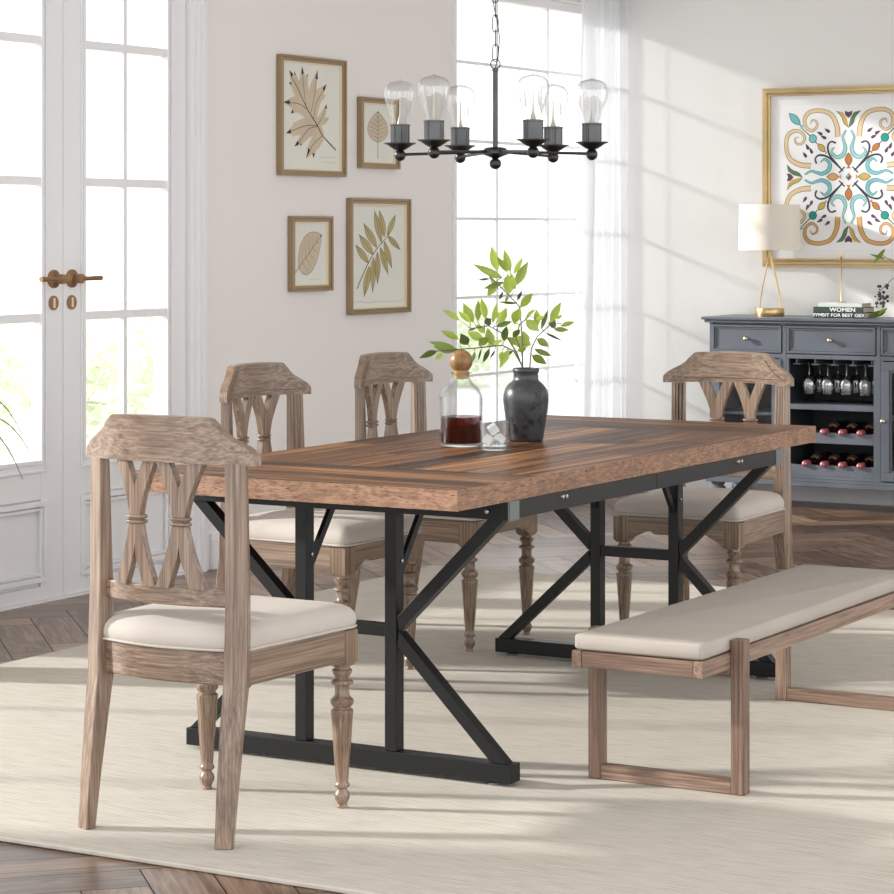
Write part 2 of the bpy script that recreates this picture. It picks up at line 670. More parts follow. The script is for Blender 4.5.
# baseboards
mb = MB()
mb.box(WX - 0.018, WX, -1.2, WY - 0.02, 0, 0.12)
mb.box(WX - 0.012, WX, -1.2, WY - 0.02, 0.12, 0.145)
mb.build('baseboard_back', M['white'], bevel=0.003, kind='structure')
mb = MB()
for a, b in ((8.45, NX0 - 0.02), (NX0 - 0.02, WX)):
    mb.box(a, b, WY - 0.018, WY, 0, 0.12)
    mb.box(a, b, WY - 0.012, WY, 0.12, 0.145)
mb.build('baseboard_left', M['white'], bevel=0.003, kind='structure')

# door casing
mb = MB()
for sx, a in ((1, DX1), (-1, DX0)):
    for (d0, d1, pr) in ((0.0, 0.03, 0.012), (0.03, 0.06, 0.02), (0.06, 0.075, 0.034), (0.075, 0.098, 0.026)):
        x0_, x1_ = sorted((a + sx * d0, a + sx * d1))
        mb.box(x0_, x1_, WY - pr, WY, 0, DZ + 0.13)
for (d0, d1, pr) in ((0.0, 0.05, 0.012), (0.05, 0.085, 0.02), (0.085, 0.1, 0.034), (0.1, 0.13, 0.026)):
    mb.box(DX0, DX1, WY - pr, WY, DZ + d0, DZ + d1)
mb.build('trim_1', M['white'], bevel=0.002, kind='structure')


def ringmold(mb, x0, x1, z0, z1, wd, y, pr):
    """raised rectangular moulding on the room side of a joinery face at y"""
    for (a, b, c, d) in ((x0, x1, z0, z0 + wd), (x0, x1, z1 - wd, z1), (x0, x0 + wd, z0 + wd, z1 - wd), (x1 - wd, x1, z0 + wd, z1 - wd)):
        mb.box(a, b, y - pr, y, c, d)


def leaf_door(n, x0, x1, side):
    root = bpy.data.objects.new('door_%d' % n, None)
    C.objects.link(root)
    root.location = (x0, WY, 0)
    root['kind'] = 'structure'
    W = x1 - x0
    y0, y1 = 0.01, 0.055
    st = 0.13
    g0, g1 = st, W - st
    zb, zt = 0.526, 2.60
    mb = MB()
    mb.box(0, st, y0, y1, 0.01, DZ - 0.01)
    mb.box(W - st, W, y0, y1, 0.01, DZ - 0.01)
    mb.box(st, W - st, y0, y1, 0.01, 0.06)
    mb.box(st, W - st, y0, y1, 0.38, zb)
    mb.box(st, W - st, y0, y1, zt, DZ - 0.01)
    mb.box(st, W - st, y0 + 0.012, y1 - 0.005, 0.06, 0.38)
    # glazing bead
    ringmold(mb, g0 - 0.016, g1 + 0.016, zb - 0.016, zt + 0.016, 0.016, y0, 0.006)
    ringmold(mb, g0 - 0.03, g1 + 0.03, zb - 0.045, zt + 0.03, 0.008, y0, 0.009)
    # panel mouldings
    ringmold(mb, 0.1, W - 0.1, 0.075, 0.375, 0.02, y0, 0.012)
    ringmold(mb, 0.125, W - 0.125, 0.1, 0.35, 0.012, y0, 0.006)
    # muntins
    xm = W / 2
    mb.box(xm - 0.011, xm + 0.011, y0 + 0.006, y1 - 0.006, zb, zt)
    for z in (2.075, 1.555, 1.05):
        mb.box(g0, g1, y0 + 0.004, y1 - 0.004, z - 0.016, z + 0.016)
    mb.build('door_leaf', M['white'], root, bevel=0.002)
    MB().box(g0, g1, 0.030, 0.034, zb, zt).build('pane', M['glass'], root)
    # handle on the meeting stile
    hx = (W - 0.058) if side < 0 else 0.046
    mb = MB()
    mb.lathe([(0.001, 0.0), (0.034, 0.0), (0.034, -0.008), (0.02, -0.012), (0.014, -0.016), (0.014, -0.034), (0.018, -0.036), (0.018, -0.052), (0.001, -0.054)],
             (hx, y0, 1.192), 24, 'y')
    mb.tube([(hx - side * 0.012, y0 - 0.044, 1.192), (hx + side * 0.05, y0 - 0.046, 1.192), (hx + side * 0.125, y0 - 0.044, 1.193)], [0.010, 0.0085, 0.0095], 12)
    mb.build('door_handle', M['brass'], root, smooth=50)
    mb = MB()
    mb.lathe([(0.001, 0), (0.027, 0), (0.027, -0.005), (0.001, -0.006)], (hx, y0, 1.103), 24, 'y')
    e = mb.build('escutcheon', M['brass'], root)
    MB().box(hx - 0.005, hx + 0.005, y0 - 0.0075, y0 - 0.005, 1.085, 1.121).build('keyhole', M['framelip'], e)
    return root


leaf_door(1, 6.726, 7.516, -1)
leaf_door(2, 7.520, 8.300, 1)
MB().box(DX0, DX1, WY + 0.0, WY + 0.17, -0.1, 0.0095).build('trim_4', M['white'], kind='structure')
# jamb between the opening and the left leaf
MB().box(DX0, 6.724, WY, WY + 0.06, 0, DZ).build('trim_2', M['white'], kind='structure')


def window(n, x0, x1, z0, z1, vxs, hzs, yf=0.05):
    root = bpy.data.objects.new('window_%d' % n, None)
    C.objects.link(root)
    root.location = (0, WY, 0)
    root['kind'] = 'structure'
    mb = MB()
    f = 0.045
    mb.box(x0, x0 + 0.022, yf, yf + 0.06, z0, z1)
    mb.box(x1 - f, x1, yf, yf + 0.06, z0, z1)
    mb.box(x0 + 0.022, x1 - f, yf, yf + 0.06, z1 - f, z1)
    mb.box(x0 + 0.022, x1 - f, yf, yf + 0.06, z0, z0 + f)
    mb.build('window_frame', M['white'], root, bevel=0.003)
    mb = MB()
    for x in vxs:
        mb.box(x - 0.009, x + 0.009, yf + 0.015, yf + 0.045, z0 + f, z1 - f)
    for z in hzs:
        mb.box(x0 + f, x1 - f, yf + 0.02, yf + 0.04, z - 0.007, z + 0.007)
    mb.build('muntins', M['white'], root)
    MB().box(x0 + 0.022, x1 - f, yf + 0.028, yf + 0.032, z0 + f, z1 - f).build('pane', M['glass'], root)
    mb = MB().box(x0, x1, -0.03, yf, z0 - 0.03, z0 + 0.004)
    mb.build('window_sill', M['white'], root, bevel=0.003)
    return root


window(1, NX0, NX1, NZ0, NZ1, (11.0, 11.545), (2.186, 1.806, 1.43, 1.048, 0.67))
window(2, GX0, GX1, 0.03, 2.62, (4.16, 5.13), (1.43,))

# thin casing bead beside the window
MB().box(NX0 - 0.03, NX0, WY - 0.012, WY + 0.03, 0.15, NZ1 + 0.05).build('trim_3', M['white'], bevel=0.002, kind='structure')

# ------------------------------------------------------------------ outside
MB().box(-10, 60, WY + T, 50, -0.25, -0.15).build('garden_ground', M['ground'], kind='structure')


def leafclump(mb, c, r, n, size, squash=1.0):
    for _ in range(n):
        while True:
            p = Vector((random.uniform(-1, 1), random.uniform(-1, 1), random.uniform(-1, 1)))
            if 0.35 < p.length < 1:
                break
        q = Vector((c[0] + p.x * r, c[1] + p.y * r, c[2] + p.z * r * squash))
        d = Vector((random.uniform(-1, 1), random.uniform(-1, 1), random.uniform(-0.6, 1))).normalized()
        e = d.cross(Vector((random.uniform(-1, 1), random.uniform(-1, 1), 0.3))).normalized()
        L_ = size * random.uniform(0.7, 1.3)
        mb.add([q, q + d * L_ * 0.5 + e * L_ * 0.25, q + d * L_, q + d * L_ * 0.5 - e * L_ * 0.25], [(0, 1, 2, 3)], d, random.random())


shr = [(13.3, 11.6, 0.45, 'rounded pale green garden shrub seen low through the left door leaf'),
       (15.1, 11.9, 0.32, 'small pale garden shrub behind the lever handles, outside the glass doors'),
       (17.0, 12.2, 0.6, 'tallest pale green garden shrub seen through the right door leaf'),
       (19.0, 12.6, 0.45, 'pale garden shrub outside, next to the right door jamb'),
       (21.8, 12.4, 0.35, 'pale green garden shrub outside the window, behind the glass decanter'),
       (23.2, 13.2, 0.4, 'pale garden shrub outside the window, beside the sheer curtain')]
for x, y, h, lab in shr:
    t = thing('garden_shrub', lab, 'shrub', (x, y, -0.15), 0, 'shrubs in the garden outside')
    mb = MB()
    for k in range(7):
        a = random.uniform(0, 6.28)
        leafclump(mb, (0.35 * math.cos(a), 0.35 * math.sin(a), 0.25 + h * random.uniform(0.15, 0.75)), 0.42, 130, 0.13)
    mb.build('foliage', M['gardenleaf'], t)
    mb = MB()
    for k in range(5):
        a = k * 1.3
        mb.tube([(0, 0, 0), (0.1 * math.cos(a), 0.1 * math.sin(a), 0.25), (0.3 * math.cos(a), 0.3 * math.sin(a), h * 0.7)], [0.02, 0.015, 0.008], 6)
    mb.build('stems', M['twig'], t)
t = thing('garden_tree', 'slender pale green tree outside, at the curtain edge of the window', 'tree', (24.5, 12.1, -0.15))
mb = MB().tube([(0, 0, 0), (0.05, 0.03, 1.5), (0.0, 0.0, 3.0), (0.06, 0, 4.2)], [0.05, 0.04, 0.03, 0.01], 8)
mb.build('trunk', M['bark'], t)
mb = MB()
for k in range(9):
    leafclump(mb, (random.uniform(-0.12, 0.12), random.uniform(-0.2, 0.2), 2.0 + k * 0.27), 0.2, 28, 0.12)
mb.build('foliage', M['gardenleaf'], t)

# ------------------------------------------------------------------ rug
mb = MB()
rx0, rx1, ry0, ry1 = 4.45, 8.95, 1.15, 5.17
mb.box(rx0, rx1, ry0, ry1, 0.0005, 0.012, grain=(0, 1, 0))
rug = mb.build('area_rug', M['rug'], bevel=0.004)
tag(rug, 'large cream ribbed area rug under the dining table', 'rug')
RZ = 0.012


# ------------------------------------------------------------------ dining chair
def xc(y):
    return -0.224 + 0.058 * (y / 0.235) ** 2


def strip(mb, rows, th, zgrain=(0, 0, 1), tone=0.5, off=0.0):
    """rows: list of (yL, yR, z) -> curved slab of thickness th following the chair back"""
    for i in range(len(rows) - 1):
        pass
    rings = []
    for (a, b, z) in rows:
        rings.append([(xc(a) - th / 2 + off, a, z), (xc(b) - th / 2 + off, b, z), (xc(b) + th / 2 + off, b, z), (xc(a) + th / 2 + off, a, z)])
    mb.loft(rings, zgrain, tone)


def make_chair(label):
    t = thing('dining_chair', label, 'chair', (0, 0, 0), 0, 'dining chairs around the table')
    cm = M['chair']
    # ---- top rail
    prof = []
    n = 36
    upper = [(-0.235, 0.856), (-0.233, 0.864), (-0.219, 0.877), (-0.197, 0.890), (-0.178, 0.900), (-0.163, 0.912), (-0.149, 0.928), (-0.136, 0.940), (-0.126, 0.943)]

    def topz(y):
        a = -abs(y)
        if a >= -0.126:
            return 0.943 + 0.003 * math.cos(y / 0.126 * math.pi / 2)
        for (p, q) in zip(upper[:-1], upper[1:]):
            if p[0] <= a <= q[0]:
                return p[1] + (q[1] - p[1]) * (a - p[0]) / (q[0] - p[0])
        return upper[0][1]
    ys = sorted(set([u[0] for u in upper] + [-u[0] for u in upper] + [-0.1, -0.066, -0.033, 0, 0.033, 0.066, 0.1]))
    th = 0.028
    rings = []
    for y in ys:
        zt = topz(y)
        zb = 0.842 - 0.004 * (y / 0.235) ** 2
        x = xc(y)
        rings.append([(x - th / 2, y, zb), (x - th / 2, y, zt), (x + th / 2, y, zt), (x + th / 2, y, zb)])
    mb = MB()
    mb.loft(rings, (0, 1, 0), 0.55)
    # raised field on the front face following the outline
    rings = []
    for y in [k / 20 * 0.205 for k in range(-20, 21)]:
        zt = max(topz(y * 1.13) - 0.014, 0.860)
        x = xc(y) + th / 2
        rings.append([(x - 0.004, y, 0.854), (x - 0.004, y, zt), (x + 0.0035, y, zt - 0.004), (x + 0.0035, y, 0.858)])
    mb.loft(rings, (0, 1, 0), 0.55)
    mb.build('top_rail', cm, t, bevel=0.004)
    # ---- lower rail
    mb = MB()
    rings = []
    for k in range(-9, 10):
        y = k / 9 * 0.178
        x = xc(y) + 0.014
        rings.append([(x - 0.011, y, 0.522), (x - 0.011, y, 0.563), (x + 0.011, y, 0.563), (x + 0.011, y, 0.522)])
    mb.loft(rings, (0, 1, 0), 0.45)
    mb.build('lower_rail', cm, t, bevel=0.003)
    # ---- splats
    for s in (-1, 1):
        yc = s * 0.0615
        mb = MB()
        outer = [(0.061, 0.845), (0.054, 0.830), (0.044, 0.808), (0.035, 0.787), (0.027, 0.766), (0.021, 0.745), (0.0165, 0.722), (0.0155, 0.712)]
        up = outer
        dn = [(0.0155, 0.712), (0.017, 0.700), (0.021, 0.680), (0.027, 0.656), (0.034, 0.632), (0.043, 0.606), (0.053, 0.582), (0.062, 0.561)]

        def notch_up(z):
            return max(0.0, (z - 0.785) / (0.845 - 0.785)) * 0.026

        def notch_dn(z):
            return max(0.0, (0.640 - z) / (0.640 - 0.561)) * 0.027
        for g in (-1, 1):
            for lst, nf in ((up, notch_up), (dn, notch_dn)):
                rows = []
                for hw, z in lst:
                    a, b = yc + g * nf(z), yc + g * hw
                    rows.append((min(a, b), max(a, b), z))
                strip(mb, rows, 0.02, tone=0.5, off=0.004)
        sp = mb.build('back_splat', cm, t, smooth=30)
        mb = MB()
        for z in (0.704, 0.7155):
            pts = [Vector((xc(yc) + 0.004 + 0.012 * (abs(math.cos(a)) ** 0.5) * (1 if math.cos(a) > 0 else -1),
                           yc + 0.0205 * (abs(math.sin(a)) ** 0.5) * (1 if math.sin(a) > 0 else -1), z)) for a in [2 * math.pi * i / 16 + 0.1 for i in range(16)]]
            mb.tube(pts, 0.0046, 8, 0.5, closed=True)
        mb.build('collar', cm, sp, smooth=60)
    # ---- rear legs (post and leg in one)
    for s in (-1, 1):
        mb = MB()
        ang = -s * math.radians(24)
        rows = [(-0.233, 0.192, 0.0, 0.040, 0.026), (-0.219, 0.191, 0.12, 0.046, 0.030), (-0.199, 0.190, 0.26, 0.050, 0.038),
                (-0.183, 0.190, 0.36, 0.052, 0.044), (-0.181, 0.191, 0.44, 0.052, 0.042), (-0.180, 0.191, 0.55, 0.051, 0.036), (-0.183, 0.191, 0.70, 0.050, 0.030), (-0.186, 0.191, 0.844, 0.048, 0.026)]
        rings = []
        ux, uy = Vector((math.cos(ang), math.sin(ang), 0)), Vector((-math.sin(ang), math.cos(ang), 0))
        for x, y, z, wd, dp in rows:
            c = Vector((x, s * y, z))
            rings.append([c + ux * (i * dp / 2) + uy * (j * wd / 2) for i, j in ((-1, -1), (1, -1), (1, 1), (-1, 1))])
        mb.loft(rings, (0, 0, 1), 0.5)
        # fluting strips on the front face of the post
        for q in (-0.012, 0.0, 0.012):
            r2_ = []
            for z in (0.56, 0.838):
                c = Vector((-0.1815 if z < 0.7 else -0.186, s * 0.191, z)) + ux * (0.0175 if z < 0.7 else 0.0125) + uy * q
                r2_.append([c + ux * a + uy * b for a, b in ((-0.003, -0.004), (0.0035, -0.003), (0.0035, 0.003), (-0.003, 0.004))])
            mb.loft(r2_, (0, 0, 1), 0.5)
        mb.build('leg', cm, t, bevel=0.003)
    # ---- front turned legs with square block
    for s in (-1, 1):
        mb = MB()
        x, y = 0.235, s * 0.196
        b = 0.027
        rings = []
        for hw, z in ((b * 0.72, 0.335), (b, 0.345), (b, 0.420)):
            rings.append([(x + i * hw, y + j * hw, z) for i, j in ((-1, -1), (1, -1), (1, 1), (-1, 1))])
        mb.loft(rings, (0, 0, 1), 0.5)
        prof = [(0.0125, 0), (0.0125, 0.004), (0.011, 0.008), (0.0135, 0.014), (0.0175, 0.022), (0.0185, 0.029), (0.0165, 0.036), (0.0125, 0.042), (0.0125, 0.047),
                (0.0175, 0.050), (0.0185, 0.054), (0.0165, 0.058), (0.0148, 0.062), (0.0158, 0.075), (0.0205, 0.14), (0.0245, 0.2), (0.0258, 0.219), (0.0268, 0.226),
                (0.0262, 0.231), (0.021, 0.235), (0.0205, 0.238), (0.0255, 0.243), (0.0278, 0.249), (0.027, 0.256), (0.021, 0.261), (0.0175, 0.266), (0.0170, 0.285),
                (0.0175, 0.289), (0.0255, 0.292), (0.0268, 0.296), (0.025, 0.300), (0.0165, 0.304), (0.0175, 0.309), (0.0235, 0.320), (0.0240, 0.325), (0.0195, 0.328), (0.018, 0.338)]
        mb.lathe(prof, (x, y, 0), 24, tone=0.5)
        mb.build('leg', cm, t, smooth=42)
    # ---- seat frame: side rails, curved back rail, shaped front rail
    mb = MB()
    zt, zb = 0.424, 0.348
    for s in (-1, 1):
        mb.bar((-0.175, s * 0.196, (zt + zb) / 2), (0.210, s * 0.211, (zt + zb) / 2), 0.022, zt - zb, tone=0.5)
    rings = []
    for k in range(-8, 9):
        y = k / 8 * 0.180
        x = -0.205 + 0.03 * (y / 0.19) ** 2
        rings.append([(x - 0.011, y, zb + 0.002), (x - 0.011, y, zt), (x + 0.011, y, zt), (x + 0.011, y, zb + 0.002)])
    mb.loft(rings, (0, 1, 0), 0.45)
    rings = []
    for k in range(-20, 21):
        y = k / 20 * 0.170
        u = abs(y) / 0.170
        # ogee corner brackets that dip to the block, then a straight run
        lo = 0.368 if u < 0.45 else 0.368 + 0.010 * math.sin((u - 0.45) / 0.25 * math.pi / 1) if u < 0.7 else 0.368 - 0.032 * ((u - 0.7) / 0.3) ** 1.4
        rings.append([(0.244, y, lo), (0.244, y, zt), (0.262, y, zt), (0.262, y, lo)])
    mb.loft(rings, (0, 1, 0), 0.5)
    mb.build('seat_frame', cm, t, bevel=0.003)
    # ---- cushion
    out = []

    def lerp(a, b, k):
        return a + (b - a) * k
    corners = [(0.268, -0.227, 0.03), (0.268, 0.227, 0.03), (-0.20, 0.208, 0.05), (-0.20, -0.208, 0.05)]
    nc = len(corners)
    for i in range(nc):
        p0, p1, p2 = [Vector(corners[j % nc][:2]) for j in (i - 1, i, i + 1)]
        r = corners[i][2]
        d0, d1 = (p0 - p1).normalized(), (p2 - p1).normalized()
        a, b = p1 + d0 * r, p1 + d1 * r
        for k in range(6):
            q = k / 5
            out.append((1 - q) ** 2 * a + 2 * q * (1 - q) * p1 + q * q * b)
        # subdivide the straight run to the next corner
        nx = Vector(corners[(i + 1) % nc][:2])
        e = nx + (p1 - nx).normalized() * corners[(i + 1) % nc][2]
        for k in range(1, 6):
            m_ = b.lerp(e, k / 6)
            if i == 2:   # back edge bows outward
                m_ = m_ + Vector((-0.026 * math.sin(math.pi * k / 6), 0))
            out.append(m_)
    ctr = Vector((0.03, 0))
    rings = []
    for sc, z in ((0.93, 0.418), (0.975, 0.425), (1.0, 0.437), (1.0, 0.450), (0.985, 0.461), (0.955, 0.470), (0.90, 0.478), (0.80, 0.484), (0.6, 0.489), (0.35, 0.491), (0.1, 0.492)):
        rings.append([(ctr.x + (p.x - ctr.x) * sc, p.y * sc, z) for p in out])
    mb = MB()
    mb.loft(rings, (1, 0, 0), 0.5)
    cu = mb.build('seat_cushion', M['fabric'], t, smooth=80)
    mb = MB()
    mb.tube([(ctr.x + (p.x - ctr.x) * 0.995, p.y * 0.995, 0.428) for p in out], 0.0036, 6, closed=True)
    mb.build('piping', M['fabric'], cu, smooth=80)
    return t


chair = make_chair('weathered oak dining chair at the near end of the table, its back to the camera')
chair.location = (4.842, 3.381, RZ)
chair.rotation_euler = (0, 0, math.radians(-1))
dup(chair, (6.585, 4.240, RZ), math.radians(-90), 'weathered oak dining chair on the wall side of the table, nearer the glass doors')
dup(chair, (7.360, 4.240, RZ), math.radians(-90), 'weathered oak dining chair on the wall side of the table, behind the decanter')
dup(chair, (7.795, 3.447, RZ), math.radians(180), 'weathered oak dining chair at the far end of the table, in front of the sideboard')

# ------------------------------------------------------------------ table
TX0, TX1, TY0, TY1 = 5.20, 7.48, 2.94, 3.90
tb = thing('dining_table', 'long rustic wood dining table on a black metal K-frame base', 'table', ((TX0 + TX1) / 2, (TY0 + TY1) / 2, RZ))
ox, oy = -(TX0 + TX1) / 2, -(TY0 + TY1) / 2


class SH(MB):
    pass


def shift(mb, dx, dy, dz):
    for i, p in enumerate(mb.v):
        mb.v[i] = Vector((p.x + dx, p.y + dy, p.z + dz))
    return mb


mb = MB()
zt, zb = 0.76, 0.710
vs = [(TX0, TY0), (TX1, TY0), (TX1, TY1), (TX0, TY1)]
# boards of the top face: cross-grain ends, long-grain middle
gp = 0.0004
bd = []
xe0, xe1 = 5.61, 7.07
w_ = [0.11, 0.10, 0.11, 0.09]
x = TX0
for q in w_:
    bd.append((x, x + q, TY0, TY1, (0, 1, 0)))
    x += q
x = xe1
for q in (0.1, 0.11, 0.10, 0.10):
    bd.append((x, x + q, TY0, TY1, (0, 1, 0)))
    x += q
nrow = 8
for k in range(nrow):
    ya, yb = TY0 + (TY1 - TY0) * k / nrow, TY0 + (TY1 - TY0) * (k + 1) / nrow
    cuts = [xe0] + sorted(random.uniform(xe0 + 0.3, xe1 - 0.3) for _ in range(1)) + [xe1]
    for a, b in zip(cuts[:-1], cuts[1:]):
        bd.append((a, b, ya, yb, (1, 0, 0)))
tones = [0.5, 0.15, 0.7, 0.35, 0.9, 0.25, 0.6, 0.45, 0.05, 0.8]
for k, (a, b, c, d, g) in enumerate(bd):
    mb.add([(a, c, zt), (b, c, zt), (b, d, zt), (a, d, zt)], [(0, 1, 2, 3)], g, tones[(k * 7) % 10])
mb.add([(TX0, TY0, zb), (TX1, TY0, zb), (TX1, TY1, zb), (TX0, TY1, zb)], [(3, 2, 1, 0)], (1, 0, 0), 0.4)
# edge faces
mb.add([(TX0, TY0, zb), (TX0, TY1, zb), (TX0, TY1, zt), (TX0, TY0, zt)], [(3, 2, 1, 0)], (0, 1, 0), 0.5, 1)
mb.add([(TX1, TY0, zb), (TX1, TY1, zb), (TX1, TY1, zt), (TX1, TY0, zt)], [(0, 1, 2, 3)], (0, 1, 0), 0.5, 1)
for a, b, tn_ in ((TX0, 5.60, 0.55), (5.60, 6.28, 0.35), (6.28, 6.9, 0.6), (6.9, 7.08, 0.3), (7.08, TX1, 0.6)):
    for y in (TY0, TY1):
        mb.add([(a, y, zb), (b, y, zb), (b, y, zt), (a, y, zt)], [(0, 1, 2, 3)], (1, 0, 0), tn_, 1)
shift(mb, ox, oy, -RZ).build('tabletop', [M['top'], M['edge']], tb)


def endframe(x0, x1, sgn):
    """one K-shaped end frame; sgn = direction towards the table's middle"""
    zf = 0.022
    mb = MB()
    mb.box(x0, x1, TY0 - 0.008, TY1 - 0.0, zf, 0.067, tone=0.5)
    shift(mb, ox, oy, -RZ)
    base = mb.build('base_bar', M['black'], tb, bevel=0.002)
    for y in (TY0 + 0.05, TY1 - 0.05):
        m2 = MB().lathe([(0.018, RZ), (0.018, 0.018), (0.008, 0.019), (0.008, zf + 0.002)], ((x0 + x1) / 2, y, 0), 16)
        shift(m2, ox, oy, -RZ).build('levelling_foot', M['silver'], base)
    m3 = MB().box(x0, x1, TY0 + 0.001, TY1 - 0.001, 0.664, 0.7095)
    shift(m3, ox, oy, -RZ).build('top_bar', M['black'], tb, bevel=0.002)
    ps = (3.277, 3.545)
    for y in ps:
        m4 = MB().box(x0 + 0.004, x1 - 0.006, y - 0.017, y + 0.017, 0.067, 0.672)
        shift(m4, ox, oy, -RZ).build('post', M['black'], tb, bevel=0.002)
    m5 = MB().box(x0 + 0.008, x1 - 0.01, ps[0] + 0.017, ps[1] - 0.017, 0.352, 0.384)
    shift(m5, ox, oy, -RZ).build('crossbar', M['black'], tb, bevel=0.002)
    xm = (x0 + x1) / 2
    for ya, yb in ((ps[0] - 0.018, TY0 + 0.025), (ps[1] + 0.018, TY1 - 0.025)):
        sg = 1 if yb > ya else -1
        for zz in (0.672, 0.067):
            m6 = MB()
            # brace of rectangular section, ends cut flat
            hw = 0.021
            if zz > 0.4:
                a0, a1 = (ya, 0.345), (ya, 0.392)
                b0, b1 = (yb + sg * 0.016, zz), (yb - sg * 0.024, zz)
                prof = [(ya + sg * 0.006, 0.368), (yb + sg * 0.018, zz), (yb - sg * 0.026, zz), (ya - sg * 0.001, 0.404)]
            else:
                prof = [(ya + sg * 0.006, 0.368), (yb + sg * 0.018, zz), (yb - sg * 0.026, zz), (ya - sg * 0.001, 0.332)]
            m6.loft([[(x0 + 0.006, p[0], p[1]) for p in prof], [(x1 - 0.008, p[0], p[1]) for p in prof]], (0, 1, 0), 0.5)
            shift(m6, ox, oy, -RZ).build('brace', M['black'], tb, bevel=0.0015)
    # thin struts from the posts to the underside
    xs = x1 if sgn > 0 else x0
    for y in ps:
        m7 = MB().bar((xs - sgn * 0.004, y, 0.508), (xs + sgn * 0.150, y, 0.7095), 0.020, 0.012, (0, 1, 0))
        shift(m7, ox, oy, -RZ)
        m7.lathe([(0.001, 0), (0.005, 0), (0.005, -0.006), (0.001, -0.007)], (xs + ox - sgn * 0.02, y + oy - 0.015, 0.53), 10, 'y', mi=1)
        m7.build('strut', [M['black'], M['bolt']], tb)


endframe(5.450, 5.499, 1)
endframe(7.142, 7.191, -1)
for y in (TY0 + 0.011, TY1 - 0.011):
    mb = MB()
    for a, b in ((5.4995, 6.2935), (6.2955, 7.1415)):
        mb.box(a, b, y - 0.0155, y + 0.0155, 0.666, 0.7095)
    bm_ = shift(mb, ox, oy, -RZ).build('side_rail', M['black'], tb, bevel=0.0015)
    s = -1 if y < 3.4 else 1
    pb = [(0.0065, 0), (0.0055, -0.006), (0.001, -0.007)] if s < 0 else [(0.001, 0.007), (0.0055, 0.006), (0.0065, 0)]
    for xb in (5.728, 5.748, 6.85, 6.873):
        mb = MB().lathe(pb, (xb, y + s * 0.0155, 0.697), 12, 'y')
        shift(mb, ox, oy, -RZ).build('bolt', M['bolt'], bm_)
    for a, b in ((5.4505, 5.4985), (7.1425, 7.1905)):
        mb = MB().box(a, b, y + s * 0.0105, y + s * 0.0165, 0.662, 0.7095)
        shift(mb, ox, oy, -RZ).build('bracket', M['silver'], tb)
    for xb, q in ((5.450, -1), (7.191, 1)):
        pe = [(0.0065, 0), (0.0055, -0.006), (0.001, -0.007)] if q < 0 else [(0.001, 0.007), (0.0055, 0.006), (0.0065, 0)]
        mb = MB().lathe(pe, (xb, y - s * 0.045, 0.683), 12, 'x')
        shift(mb, ox, oy, -RZ).build('bolt', M['bolt'], tb)

# ------------------------------------------------------------------ bench
bx0, bx1, by0, by1 = 5.490, 6.985, 2.440, 2.787
bn = thing('dining_bench', 'long low wooden bench with a beige pad on the near side of the table', 'bench', ((bx0 + bx1) / 2, (by0 + by1) / 2, RZ))
ox, oy = -(bx0 + bx1) / 2, -(by0 + by1) / 2
mb = MB()
z0, z1 = 0.315, 0.355
mb.box(bx0, bx1, by0, by0 + 0.026, z0, z1)
mb.box(bx0, bx1, by1 - 0.026, by1, z0, z1)
mb.box(bx0 + 0.001, bx0 + 0.027, by0 + 0.0265, by1 - 0.0265, z0 + 0.001, z1 - 0.001)
mb.box(bx1 - 0.027, bx1 - 0.001, by0 + 0.0265, by1 - 0.0265, z0 + 0.001, z1 - 0.001)
mb.box(bx0 + 0.03, bx1 - 0.03, by0 + 0.03, by1 - 0.03, 0.342, 0.354)
shift(mb, ox, oy, -RZ).build('seat_frame', M['bench'], bn, bevel=0.002)
for xa in (5.650, 6.862):
    mb = MB()
    for s, y in ((-1, by0), (1, by1)):
        ya, yb = (y - 0.035, y - 0.0005) if s < 0 else (y + 0.0005, y + 0.035)
        mb.box(xa, xa + 0.038, ya, yb, RZ + 0.001, 0.386)
    mb.box(xa + 0.001, xa + 0.037, by0 - 0.0005, by1 + 0.0005, RZ + 0.001, RZ + 0.036)
    mb.box(xa + 0.003, xa + 0.035, by0 - 0.0005, by1 + 0.0005, 0.298, 0.3145)
    shift(mb, ox, oy, -RZ).build('leg', M['bench'], bn, bevel=0.002)
mb = MB()
zc0, zc1 = 0.3565, 0.395
pl = []
r = 0.012
for sc, z in ((0.006, zc0), (0.0, zc0 + 0.006), (0.0, zc1 - 0.007), (0.003, zc1 - 0.002), (0.008, zc1)):
    a0, a1, c0, c1 = bx0 + 0.004 + sc, bx1 - 0.004 - sc, by0 + 0.003 + sc, by1 - 0.003 - sc
    ring = []
    for (cx_, cy_, a) in ((a1 - r, c1 - r, 0), (a0 + r, c1 - r, 90), (a0 + r, c0 + r, 180), (a1 - r, c0 + r, 270)):
        for k in range(5):
            th_ = math.radians(a + k * 22.5)
            ring.append((cx_ + r * math.cos(th_), cy_ + r * math.sin(th_), z))
    pl.append(ring)
mb.loft(pl, (1, 0, 0), 0.5)
shift(mb, ox, oy, -RZ).build('seat_pad', M['benchfabric'], bn, smooth=50)

# ------------------------------------------------------------------ things on the table
TT = 0.7605
